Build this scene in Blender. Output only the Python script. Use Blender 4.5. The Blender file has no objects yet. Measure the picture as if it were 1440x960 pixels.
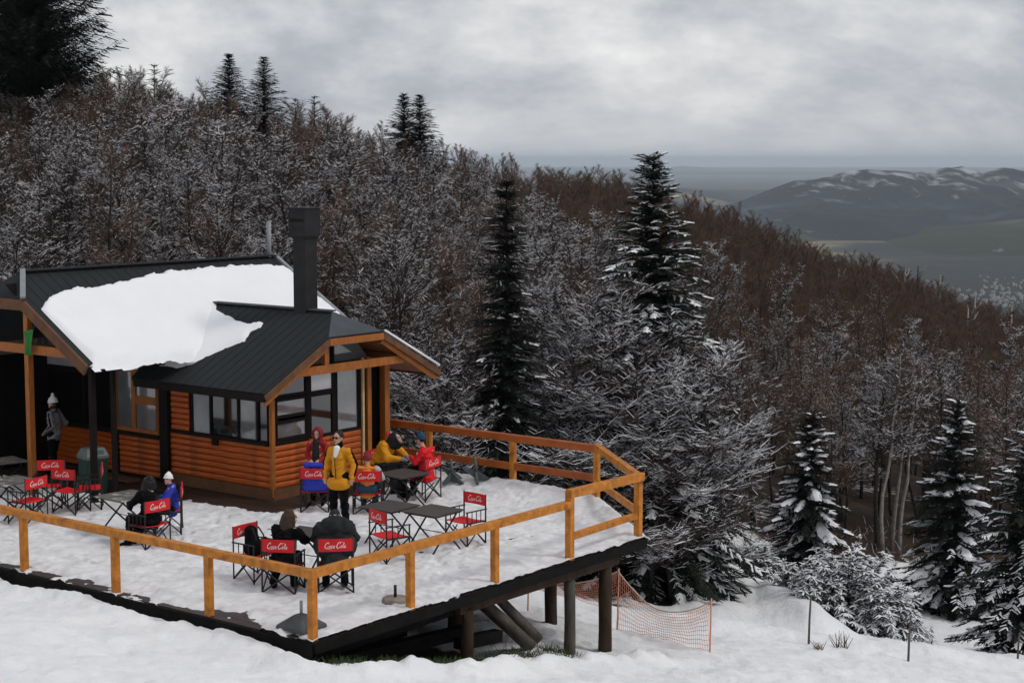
import bpy, bmesh, math, random
import numpy as np
from mathutils import Vector, Matrix
R = math.radians
C = bpy.context.scene.collection
SC = bpy.context.scene
random.seed(7)

# ------------------------------------------------------------------ camera
F, YH, H = 2400.0, 222.0, 6.9                 # focal length in photo pixels, horizon row, eye height over the deck
PITCH = math.atan((480 - YH) / F)
cam = bpy.data.cameras.new('camera'); camo = bpy.data.objects.new('camera', cam); C.objects.link(camo)
cam.sensor_width = 36; cam.lens = 36 * F / 1440; cam.clip_start = .1; cam.clip_end = 150000
camo.location = (0, 0, H); camo.rotation_euler = (math.pi / 2 - PITCH, 0, 0)
SC.camera = camo

# ------------------------------------------------------------------ world, sun, exposure
SUN_EL, SUN_AZ = 48.0, 105.0                  # azimuth measured from +Y towards +X
w = bpy.data.worlds.new('World'); SC.world = w; w.use_nodes = True
nt = w.node_tree; nt.nodes.clear()
def N(nt, t, **k):
    n = nt.nodes.new(t)
    for a, v in k.items():
        if a.startswith('i_'):
            n.inputs[a[2:].replace('_', ' ')].default_value = v
        else: setattr(n, a, v)
    return n
def ramp(nt, stops, interp='LINEAR'):
    n = nt.nodes.new('ShaderNodeValToRGB'); cr = n.color_ramp; cr.interpolation = interp
    while len(cr.elements) < len(stops): cr.elements.new(.5)
    for e, (p, c) in zip(cr.elements, stops):
        e.position = p; e.color = (*c, 1) if len(c) == 3 else c
    return n
def math_node(nt, op, a, b=None, c=None):
    n = nt.nodes.new('ShaderNodeMath'); n.operation = op
    for i, v in enumerate((a, b, c)):
        if v is None: continue
        if isinstance(v, (int, float)): n.inputs[i].default_value = v
        else: nt.links.new(v, n.inputs[i])
    return n.outputs[0]
sky = N(nt, 'ShaderNodeTexSky', sky_type='NISHITA', sun_disc=False, sun_elevation=R(SUN_EL), sun_rotation=R(SUN_AZ), altitude=900)
tc = N(nt, 'ShaderNodeTexCoord')
sep = N(nt, 'ShaderNodeSeparateXYZ'); nt.links.new(tc.outputs['Generated'], sep.inputs[0])
# cloud layer
mp = N(nt, 'ShaderNodeMapping'); mp.inputs['Location'].default_value = (1.3, 4.2, 2.6); mp.inputs['Scale'].default_value = (4.2, 4.2, 9.0); mp.inputs['Rotation'].default_value = (0, R(-7), 0)
nt.links.new(tc.outputs['Generated'], mp.inputs[0])
n1 = N(nt, 'ShaderNodeTexNoise', i_Scale=.62, i_Detail=9.0, i_Roughness=.60, i_Distortion=.5)
nt.links.new(mp.outputs[0], n1.inputs['Vector'])
n2 = N(nt, 'ShaderNodeTexNoise', i_Scale=1.8, i_Detail=8.0, i_Roughness=.58)
nt.links.new(mp.outputs[0], n2.inputs['Vector'])
mixn = math_node(nt, 'ADD', math_node(nt, 'MULTIPLY', n1.outputs[0], .62), math_node(nt, 'MULTIPLY', n2.outputs[0], .38))
cr = ramp(nt, [(.39, (.80, .80, .79)), (.445, (.63, .63, .635)), (.49, (.50, .51, .53)), (.535, (.39, .405, .445)), (.59, (.31, .33, .38))])
nt.links.new(mixn, cr.inputs[0])
# haze put into the sky colour: darker grey-blue towards the horizon
zb = ramp(nt, [(0.0, (0, 0, 0)), (.014, (.04, .04, .04)), (.026, (.50, .50, .50)), (.046, (.9, .9, .9)), (.07, (1, 1, 1))])
nt.links.new(math_node(nt, 'ADD', sep.outputs['Z'], .016), zb.inputs[0])
mlow = N(nt, 'ShaderNodeMix', data_type='RGBA'); mlow.inputs[6].default_value = (.30, .33, .38, 1)
nt.links.new(zb.outputs[0], mlow.inputs[0]); nt.links.new(cr.outputs[0], mlow.inputs[7])
sc10 = N(nt, 'ShaderNodeVectorMath', operation='SCALE'); sc10.inputs[3].default_value = 10.0
nt.links.new(mlow.outputs[2], sc10.inputs[0])
mx = N(nt, 'ShaderNodeMix', data_type='RGBA'); mx.inputs[0].default_value = .96      # a little of the clear sky shows through
nt.links.new(sky.outputs[0], mx.inputs[6]); nt.links.new(sc10.outputs[0], mx.inputs[7])
bg = N(nt, 'ShaderNodeBackground'); bg.inputs[1].default_value = .1
nt.links.new(mx.outputs[2], bg.inputs[0])
wo = N(nt, 'ShaderNodeOutputWorld'); nt.links.new(bg.outputs[0], wo.inputs[0])
sun = bpy.data.lights.new('sun', 'SUN'); suno = bpy.data.objects.new('sun', sun); C.objects.link(suno)
sun.energy = 1.0; sun.angle = R(14); sun.color = (1, .96, .9)
sd = Vector((math.sin(R(SUN_AZ)) * math.cos(R(SUN_EL)), math.cos(R(SUN_AZ)) * math.cos(R(SUN_EL)), math.sin(R(SUN_EL))))
suno.rotation_euler = (-sd).to_track_quat('-Z', 'Y').to_euler(); suno.location = (40, -20, 60)
SC.view_settings.view_transform = 'Standard'; SC.view_settings.look = 'None'
SC.view_settings.exposure = 0.27; SC.view_settings.gamma = 1.0
cy_ = SC.cycles
cy_.use_denoising = True; cy_.max_bounces = 6; cy_.diffuse_bounces = 2; cy_.glossy_bounces = 2; cy_.transmission_bounces = 3
cy_.volume_bounces = 3; cy_.transparent_max_bounces = 6; cy_.use_adaptive_sampling = True; cy_.adaptive_threshold = .02
cy_.caustics_reflective = False; cy_.caustics_refractive = False

# ------------------------------------------------------------------ where photo points lie in the place
def ray(x, y):
    dx = (x - 720) / F; dv = (480 - y) / F
    return Vector((dx, math.cos(PITCH) + dv * math.sin(PITCH), -math.sin(PITCH) + dv * math.cos(PITCH)))
def G(x, y, z=0.0):                            # point at height z
    d = ray(x, y); t = (z - H) / d.z
    return Vector((d.x * t, d.y * t, z))
def AT(x, y, d):                               # point at forward distance d
    r = ray(x, y); t = d / r.y
    return Vector((r.x * t, d, H + r.z * t))
PHI = R(52)
E1 = Vector((math.cos(PHI), math.sin(PHI), 0)); E2 = Vector((-math.sin(PHI), math.cos(PHI), 0))
DA = G(440, 903)                               # front corner of the deck
HW = G(384, 688, .22); HW.z = 0                # front corner of the lodge's wing
def hloc(x, y, axis, val):                     # point of a house wall plane in house coordinates
    d = ray(x, y); e = (E1, E2)[axis]; n = d.dot(e); o = val + HW.dot(e)
    P = d * (o / n) + Vector((0, 0, H)); q = P - HW
    return Vector((q.dot(E1), q.dot(E2), P.z))
def dk(s, t, z=0.0): return DA + E1 * s + E2 * t + Vector((0, 0, z))
def dkinv(P):
    q = P - DA; return (q.dot(E1), q.dot(E2))

# ------------------------------------------------------------------ noise
_rs = np.random.RandomState(5)
_tab = _rs.rand(256, 256)
def vnoise(x, y):
    x = np.asarray(x, float); y = np.asarray(y, float)
    xi = np.floor(x).astype(int); yi = np.floor(y).astype(int)
    fx = x - xi; fy = y - yi
    fx = fx * fx * fx * (fx * (fx * 6 - 15) + 10); fy = fy * fy * fy * (fy * (fy * 6 - 15) + 10)
    a = _tab[xi & 255, yi & 255]; b = _tab[(xi + 1) & 255, yi & 255]
    c = _tab[xi & 255, (yi + 1) & 255]; d = _tab[(xi + 1) & 255, (yi + 1) & 255]
    return (a * (1 - fx) + b * fx) * (1 - fy) + (c * (1 - fx) + d * fx) * fy
def fbm(x, y, o=4, g=.5):
    x = np.asarray(x, float); y = np.asarray(y, float)
    s = 0; a = 1; t = 0
    for i in range(o):
        s = s + a * (vnoise(x * 2 ** i + 17.3 * i, y * 2 ** i + 9.1 * i) - .5); t += a; a *= g
    return s / t * 2

# ------------------------------------------------------------------ materials
M = {}
def mat(name, col, rough=.8, var=.25, scale=6.0, bump=0.0, bscale=None, spec=.3, metal=0.0, stretch=None, coat=0.0, dirt=None, sss=0.0):
    m = bpy.data.materials.new(name); m.use_nodes = True; nt = m.node_tree
    b = nt.nodes['Principled BSDF']; b.inputs['Roughness'].default_value = rough
    b.inputs['Specular IOR Level'].default_value = spec; b.inputs['Metallic'].default_value = metal
    b.inputs['Coat Weight'].default_value = coat
    tc = N(nt, 'ShaderNodeTexCoord'); mp = N(nt, 'ShaderNodeMapping')
    if stretch: mp.inputs['Scale'].default_value = stretch
    nt.links.new(tc.outputs['Object'], mp.inputs[0])
    nz = N(nt, 'ShaderNodeTexNoise', i_Scale=scale, i_Detail=6.0, i_Roughness=.6); nt.links.new(mp.outputs[0], nz.inputs['Vector'])
    lo = tuple(c * (1 - var) for c in col); hi = tuple(min(1, c * (1 + var)) for c in col)
    r = ramp(nt, [(.3, lo), (.7, hi)]); nt.links.new(nz.outputs[0], r.inputs[0])
    out = r.outputs[0]
    if dirt:
        n2 = N(nt, 'ShaderNodeTexNoise', i_Scale=dirt[1], i_Detail=4.0); nt.links.new(tc.outputs['Object'], n2.inputs['Vector'])
        r2 = ramp(nt, [(dirt[2], (0, 0, 0)), (dirt[2] + .15, (1, 1, 1))]); nt.links.new(n2.outputs[0], r2.inputs[0])
        mm = N(nt, 'ShaderNodeMix', data_type='RGBA'); nt.links.new(r2.outputs[0], mm.inputs[0])
        nt.links.new(out, mm.inputs[6]); mm.inputs[7].default_value = (*dirt[0], 1); out = mm.outputs[2]
    nt.links.new(out, b.inputs['Base Color'])
    if bump:
        nb = N(nt, 'ShaderNodeTexNoise', i_Scale=bscale or scale * 3, i_Detail=5.0); nt.links.new(mp.outputs[0], nb.inputs['Vector'])
        bp = N(nt, 'ShaderNodeBump', i_Strength=bump, i_Distance=.02); nt.links.new(nb.outputs[0], bp.inputs['Height'])
        nt.links.new(bp.outputs[0], b.inputs['Normal'])
    M[name] = m; return m
GL = lambda m: setattr(m.node_tree.nodes['Principled BSDF'].inputs['IOR'], 'default_value', 2.0)
mat('snow', (.80, .81, .83), .65, .05, 2.2, .5, 9, .25)
mat('roof_snow', (.84, .85, .87), .6, .02, 1.5, .25, 5, .25)
mat('deck_snow', (.70, .70, .715), .6, .16, 3.4, .8, 10, .3, stretch=(1.0, .6, 1), dirt=((.50, .50, .51), 2.3, .58))
mat('twig_snow', (.80, .81, .84), .7, .06, 3)
mat('bark', (.030, .025, .022), .9, .4, 5, .6, 20)
mat('twig_grey', (.042, .029, .025), .9, .35, 1.3)
mat('twig_brown', (.102, .063, .045), .9, .4, .9)
mat('needle', (.011, .017, .010), .8, .5, 2.5)
mat('needle_dark', (.005, .0075, .005), .8, .5, 2.5)
mat('needle_shrub', (.045, .06, .046), .8, .4, 3)
mat('dead_wood', (.30, .28, .25), .9, .3, 4)
mat('pale_trunk', (.19, .175, .16), .9, .4, 4, .5, 14)
mat('siding', (.39, .074, .005), .5, .40, 3.0, .25, 10, .35, stretch=(1, 1, 7), coat=.1, dirt=((.17, .035, .006), 2.2, .58))
mat('trim', (.31, .098, .014), .5, .28, 4, .2, 14, .35, stretch=(4, 4, 1))
mat('rail_wood', (.46, .165, .018), .55, .38, 5, .35, 16, .3, stretch=(1.2, 1.2, 1.2), dirt=((.24, .07, .009), 4.5, .57))
mat('rail_red', (.32, .08, .013), .5, .3, 3, .25, 12, .35)
mat('pale_board', (.52, .38, .20), .6, .2, 5)
mat('brown_board', (.12, .055, .025), .7, .3, 5, .3, 14)
mat('soffit', (.22, .075, .028), .6, .25, 5)
mat('dark_frame', (.008, .005, .004), .7, .4, 5, spec=.15)
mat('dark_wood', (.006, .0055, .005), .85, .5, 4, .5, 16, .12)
mat('wet_plank', (.030, .020, .014), .5, .5, 3.5, .4, 14, .5, stretch=(1, 6, 1))
mat('log_post', (.040, .025, .016), .85, .5, 4, .8, 12, .15, stretch=(2, 2, .6))
mat('log_grey', (.075, .064, .052), .85, .45, 4, .8, 12, stretch=(2, 2, .6))
mat('shingle', (.017, .020, .022), .85, .22, 24, .5, 60, .25)
mat('ridge_metal', (.045, .052, .062), .55, .2, 4)
mat('flashing', (.24, .255, .27), .5, .15, 6)
mat('chimney', (.012, .012, .013), .7, .4, 3, .2, 12)
GL(mat('glass', (.006, .006, .007), .04, .2, 1, spec=.5))
GL(mat('glass_sky_tint', (.13, .136, .142), .05, .35, 1.2, spec=.6))  # sky reflection put into the pane's paler grey base colour
mat('blind', (.62, .63, .65), .7, .05, 3)
mat('blind_sky_grey', (.33, .34, .36), .5, .15, 2)
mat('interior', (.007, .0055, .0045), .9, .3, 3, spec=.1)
mat('chair_metal', (.006, .006, .006), .5, .3, 8, spec=.4)
mat('chair_red', (.60, .012, .016), .65, .14, 8, .2, 120)
mat('white_print', (.75, .72, .72), .7, .04, 6)
mat('table_top', (.050, .040, .037), .55, .25, 5, .15, 30)
mat('table_slat', (.13, .12, .11), .6, .5, 4, dirt=((.62, .62, .63), 5, .58))
mat('bin_green', (.010, .035, .027), .5, .2, 4)
mat('bin_lid', (.11, .13, .13), .5, .2, 4)
mat('stand_metal', (.075, .09, .092), .6, .3, 6)
mat('concrete', (.24, .20, .175), .8, .3, 6, .4, 20)
mat('slab_dark', (.07, .072, .078), .8, .3, 6, .4, 20)
mat('net', (.66, .30, .20), .7, .15, 3)
mat('rope', (.60, .42, .34), .8, .15, 5)
mat('stake', (.10, .085, .07), .85, .3, 5)
mat('skin', (.52, .30, .22), .6, .08, 6)
mat('hair', (.035, .018, .010), .6, .4, 20)
mat('hair_black', (.008, .006, .006), .6, .4, 20)
mat('black_cloth', (.004, .004, .005), .9, .35, 12, .2, 40, .1)
mat('charcoal_cloth', (.022, .023, .025), .9, .3, 12, .2, 40, .15)
mat('grey_cloth', (.20, .19, .20), .8, .25, 10, .2, 40)
mat('pale_cloth', (.42, .44, .48), .8, .2, 10, .2, 40)
mat('yellow_cloth', (.62, .25, .004), .7, .12, 8, .25, 24)
mat('red_cloth', (.66, .008, .014), .65, .14, 8, .25, 24)
mat('dark_red_cloth', (.32, .012, .016), .75, .2, 8, .25, 24)
mat('maroon_cloth', (.20, .012, .016), .75, .2, 8, .25, 24)
mat('blue_cloth', (.022, .042, .40), .7, .18, 8, .25, 24)
mat('teal_cloth', (.012, .045, .085), .7, .18, 8, .25, 24)
mat('orange_cloth', (.66, .20, .03), .7, .15, 8, .25, 24)
mat('white_cloth', (.78, .79, .78), .85, .06, 16, .4, 60)
mat('flag_green', (.02, .16, .03), .7, .15, 8)
mat('flag_yellow', (.70, .50, .02), .7, .1, 8)
mat('flag_blue', (.02, .03, .25), .7, .1, 8)
mat('grass', (.045, .065, .022), .9, .5, 4)
mat('house_white', (.34, .33, .32), .8, .1, .02)

# ------------------------------------------------------------------ mesh builder and scene-graph helpers
class MB:
    def __init__(s): s.v = []; s.f = []; s.m = []
    def add(s, vs, fs, mi=0):
        o = len(s.v); s.v.extend([tuple(v) for v in vs])
        for f in fs: s.f.append(tuple(i + o for i in f)); s.m.append(mi)
    def box(s, c, size, rot=None, mi=0):
        hx, hy, hz = size[0] / 2, size[1] / 2, size[2] / 2
        vs = [Vector((x, y, z)) for z in (-hz, hz) for x, y in ((-hx, -hy), (hx, -hy), (hx, hy), (-hx, hy))]
        if rot: vs = [rot @ v for v in vs]
        c = Vector(c); vs = [v + c for v in vs]
        s.add(vs, [(3, 2, 1, 0), (4, 5, 6, 7), (0, 1, 5, 4), (1, 2, 6, 5), (2, 3, 7, 6), (3, 0, 4, 7)], mi)
    def beam(s, a, b, wd, ht, mi=0, up=(0, 0, 1)):
        a = Vector(a); b = Vector(b); d = (b - a).normalized(); up = Vector(up)
        x = d.cross(up)
        if x.length < 1e-4: x = d.cross(Vector((0, 1, 0)))
        x.normalize(); u = x.cross(d)
        vs = []
        for p in (a, b):
            for i, j in ((-1, -1), (1, -1), (1, 1), (-1, 1)): vs.append(p + x * (i * wd / 2) + u * (j * ht / 2))
        s.add(vs, [(0, 1, 2, 3), (7, 6, 5, 4), (0, 4, 5, 1), (1, 5, 6, 2), (2, 6, 7, 3), (3, 7, 4, 0)], mi)
    def tube(s, pts, rs, n=6, mi=0, cap=True):
        pts = [Vector(p) for p in pts]
        if isinstance(rs, (int, float)): rs = [rs] * len(pts)
        o = len(s.v); k = len(pts); px = None
        for i, p in enumerate(pts):
            d = (pts[min(i + 1, k - 1)] - pts[max(i - 1, 0)]).normalized()
            if px is None: x = d.orthogonal().normalized()
            else:
                x = px - d * px.dot(d)
                x = x.normalized() if x.length > 1e-5 else d.orthogonal().normalized()
            px = x; y = d.cross(x)
            for j in range(n):
                a = 2 * math.pi * j / n
                s.v.append(tuple(p + (x * math.cos(a) + y * math.sin(a)) * rs[i]))
        for i in range(k - 1):
            for j in range(n):
                j2 = (j + 1) % n
                s.f.append((o + i * n + j, o + i * n + j2, o + (i + 1) * n + j2, o + (i + 1) * n + j)); s.m.append(mi)
        if cap:
            s.f.append(tuple(o + j for j in reversed(range(n)))); s.m.append(mi)
            s.f.append(tuple(o + (k - 1) * n + j for j in range(n))); s.m.append(mi)
    def prism(s, poly, off, mi=0):              # a polygon swept by an offset vector
        n = len(poly); off = Vector(off); a = [Vector(p) for p in poly]
        s.add(a + [p + off for p in a], [tuple(reversed(range(n))), tuple(range(n, 2 * n))] + [(i, (i + 1) % n, n + (i + 1) % n, n + i) for i in range(n)], mi)
    def sphere(s, c, r, nu=10, nv=7, sc=(1, 1, 1), mi=0, rot=None):
        c = Vector(c); o = len(s.v)
        def put(v):
            v = Vector((v[0] * sc[0], v[1] * sc[1], v[2] * sc[2])) * r
            if rot: v = rot @ v
            s.v.append(tuple(c + v))
        put((0, 0, -1))
        for i in range(1, nv):
            t = math.pi * i / nv
            for j in range(nu):
                a = 2 * math.pi * j / nu; put((math.sin(t) * math.cos(a), math.sin(t) * math.sin(a), -math.cos(t)))
        put((0, 0, 1)); top = len(s.v) - 1
        for j in range(nu):
            s.f.append((o, o + 1 + (j + 1) % nu, o + 1 + j)); s.m.append(mi)
            s.f.append((top, o + 1 + (nv - 2) * nu + j, o + 1 + (nv - 2) * nu + (j + 1) % nu)); s.m.append(mi)
        for i in range(nv - 2):
            for j in range(nu):
                a = o + 1 + i * nu + j; b = o + 1 + i * nu + (j + 1) % nu
                s.f.append((a, b, b + nu, a + nu)); s.m.append(mi)
    def capsule(s, a, b, ra, rb, n=10):
        a = Vector(a); b = Vector(b); d = b - a
        if d.length < 1e-5: s.sphere(a, ra); return
        d.normalize(); pts = []; rs = []
        for t in (-1, -.8, -.45, 0): pts.append(a + d * (ra * t)); rs.append(max(ra * math.sqrt(max(0, 1 - t * t)), ra * .05))
        for t in (0, .45, .8, 1): pts.append(b + d * (rb * t)); rs.append(max(rb * math.sqrt(max(0, 1 - t * t)), rb * .05))
        s.tube(pts, rs, n)
    def data(s, name, mats, smooth=False):
        me = bpy.data.meshes.new(name)
        me.from_pydata(s.v, [], s.f)
        for m in (mats if isinstance(mats, (list, tuple)) else [mats]): me.materials.append(M[m])
        if len(me.materials) > 1: me.polygons.foreach_set('material_index', s.m)
        if smooth: me.polygons.foreach_set('use_smooth', [True] * len(s.f))
        me.update(); return me
    def build(s, name, mats, parent=None, smooth=False, bevel=0.0, origin=None):
        if origin is not None:
            o = Vector(origin); s.v = [(v[0] - o.x, v[1] - o.y, v[2] - o.z) for v in s.v]
        ob = link(name, s.data(name, mats, smooth), parent)
        if origin is not None and parent is None: ob.location = origin
        if bevel:
            bv = ob.modifiers.new('bevel', 'BEVEL'); bv.width = bevel; bv.segments = 2; bv.limit_method = 'ANGLE'
        return ob
def link(name, data, parent=None):
    o = bpy.data.objects.new(name, data); C.objects.link(o); o.parent = parent; return o
def tag(o, label=None, cat=None, group=None, kind=None):
    if label: o['label'] = label
    if cat: o['category'] = cat
    if group: o['group'] = group
    if kind: o['kind'] = kind
    return o
def empty(name, loc, rz=0.0, label=None, cat=None, group=None):
    o = link(name, None); o.location = loc; o.rotation_euler = (0, 0, rz); o.empty_display_size = .2
    return tag(o, label, cat, group)
KIDS = {}
def kids(o):
    return [c for c in C.objects if c.parent is o]
def copy_tree(o, parent=None):
    c = o.copy(); C.objects.link(c)
    c.parent = parent
    for ch in PARTS.get(o.name, []): copy_tree_child(ch, c)
    return c
PARTS = {}
def remember(o):                                # note a thing's parts once, so copying is quick
    k = kids(o); PARTS[o.name] = k
    for c in k: remember(c)
def copy_tree_child(o, parent):
    c = o.copy(); C.objects.link(c); c.parent = parent
    for ch in PARTS.get(o.name, []): copy_tree_child(ch, c)
# ------------------------------------------------------------------ the ground: one sheet from the camera to the horizon
COLS = np.array([-4000, -900, -200, 150, 300, 500, 700, 850, 1000, 1200, 1440, 1900, 6000], float)
DEPS = np.array([30, 45, 60, 80, 100, 120, 150, 200, 250, 300, 500, 900, 1500], float)
TAB = np.array([
 [-.5, .5, 4, 8, 12, 15, 17, 17, 14, 8, -30, -110, -200],
 [-.4, 0, 3, 6.5, 10, 13, 14, 12, 8, 0, -35, -110, -200],
 [-.3, -.4, 1.6, 4.4, 7, 8.6, 9, 6.5, 1.5, -8, -42, -115, -200],
 [-.3, -.7, .8, 3.1, 5.2, 6.4, 6.4, 3.5, -2, -12, -44, -118, -200],
 [-.4, -1.0, .4, 2.2, 3.4, 4.3, 3.6, 0, -6, -14, -46, -120, -200],
 [-1.0, -1.8, -.6, .9, 1.9, 2.6, 1.4, -3, -9, -18, -50, -122, -200],
 [-1.5, -3.5, -2.6, -1.6, -.6, 0, -.5, -3, -9, -20, -54, -124, -200],
 [-1.9, -4.6, -4.5, -4.0, -3.5, -3.0, -2.6, -3.0, -8, -19, -55, -125, -200],
 [-2.4, -5.2, -6.3, -6.4, -6.3, -6.2, -6.1, -6.0, -8.5, -16, -54, -125, -200],
 [-3.0, -6.0, -7.0, -8.0, -9, -10, -11.6, -13.6, -15, -20, -55, -125, -200],
 [-3.6, -6.3, -7.6, -9.6, -11.7, -13.8, -16.8, -20.8, -24, -28, -60, -128, -200],
 [-5, -6.8, -8.6, -12, -15.6, -19, -24, -30, -35, -40, -70, -130, -200],
 [-8, -10, -13, -18, -23, -28, -35, -45, -52, -60, -90, -140, -200]], float)
def interp_table(px, d):
    d = np.clip(d, DEPS[0], DEPS[-1]); px = np.clip(px, COLS[0], COLS[-1])
    i = np.clip(np.searchsorted(COLS, px, side='right') - 1, 0, len(COLS) - 2); j = np.clip(np.searchsorted(DEPS, d, side='right') - 1, 0, len(DEPS) - 2)
    u = (px - COLS[i]) / (COLS[i + 1] - COLS[i]); v = (d - DEPS[j]) / (DEPS[j + 1] - DEPS[j])
    u = u * u * (3 - 2 * u) * .5 + u * .5
    return (TAB[i, j] * (1 - u) + TAB[i + 1, j] * u) * (1 - v) + (TAB[i, j + 1] * (1 - u) + TAB[i + 1, j + 1] * u) * v
def sstep(a, b, x):
    t = np.clip((x - a) / (b - a), 0, 1); return t * t * (3 - 2 * t)
def pxof(x, y): return 720 + F * x / np.maximum(y, 1e-3)
def crest(px): return np.interp(px, [1000, 1069, 1144, 1222, 1500], [49, 48.5, 43.5, 39.5, 39.5])
def ground(x, y, detail=True):
    x = np.asarray(x, float); y = np.asarray(y, float)
    px = np.where(y > 1, pxof(x, np.maximum(y, 1)), 720); d = np.maximum(y, 0.0)
    pis = 3.03 - .137 * x - .157 * y + 2.0 * np.exp(-(x * x + y * y) / 70.)
    pis = np.where(y < 0, 3.03 - .137 * x - .05 * y + 2.0 * np.exp(-(x * x + y * y) / 70.), pis)
    # the snow bank behind the far edge of the piste, and its roll-off
    edge = np.exp(-((d - 38.2) / 1.0) ** 2) * sstep(940, 1010, px) * sstep(1260, 1180, px)
    pis = pis - .62 * edge + .22 * np.exp(-((d - 36.0 - .8 * fbm(x * .25, y * .1, 2)) / .8) ** 2) * sstep(930, 1020, px)
    c = crest(px)
    pis = pis + .5 * np.exp(-((d - c + 2.2) / 2.6) ** 2) * sstep(930, 1000, px) * sstep(1240, 1150, px) * sstep(36, 41, d)
    far = interp_table(px, d)
    k = sstep(c - 1.0, c + 5.5, d)
    left = sstep(1000, 900, px)
    k2 = sstep(31, 44, d + (px < 500) * 0)       # behind the deck
    kk = k * (1 - left) + k2 * left
    z = pis * (1 - kk) + far * kk
    if detail:
        near = sstep(120, 40, d)
        z = z + near * (.12 * fbm(x * .35, y * .35, 3) + .07 * fbm(x * 1.3 + 5, y * 1.3, 3) + .05 * fbm(x * 4.1, y * 4.1, 4))
        # groomed tracks across the piste and the lumpy bank along the deck's edge
        z = z + sstep(40, 30, d) * .012 * np.sin((x * .62 + y * .45) * 9 + 2 * fbm(x * .5, y * .5, 2))
        qx = x - DA.x; qy = y - DA.y
        s = qx * E1.x + qy * E1.y; t = qx * E2.x + qy * E2.y
        bank = np.exp(-((s + .45 - .2 * fbm(t * .8, s * .3, 2)) / .33) ** 2) * sstep(-1.5, -.3, t)
        bank2 = np.exp(-((t + .85 + .35 * fbm(s * .7, t * .2, 3)) / .38) ** 2) * sstep(-.6, .4, s) * sstep(9.5, 7.5, s)
        z = z + bank * (.12 + .16 * np.abs(fbm(x * 2.6, y * 2.6, 3))) + bank2 * (.12 + .22 * np.abs(fbm(x * 1.5, y * 1.5, 3)))
        under = sstep(-.1, .35, s) * sstep(-.25, .3, t) * sstep(12, 10.5, s)
        z = z - under * .38 * sstep(6.5, 3.5, s)
        z = z + sstep(45, 70, d) * sstep(400, 200, d) * .5 * fbm(x * .09, y * .09, 3)
        z = z + sstep(400, 1200, d) * 6 * fbm(x * .0011, y * .0011, 3) * sstep(6000, 2500, d)
    return z
def gz(x, y): return float(ground(np.array([x]), np.array([y]))[0])

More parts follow.
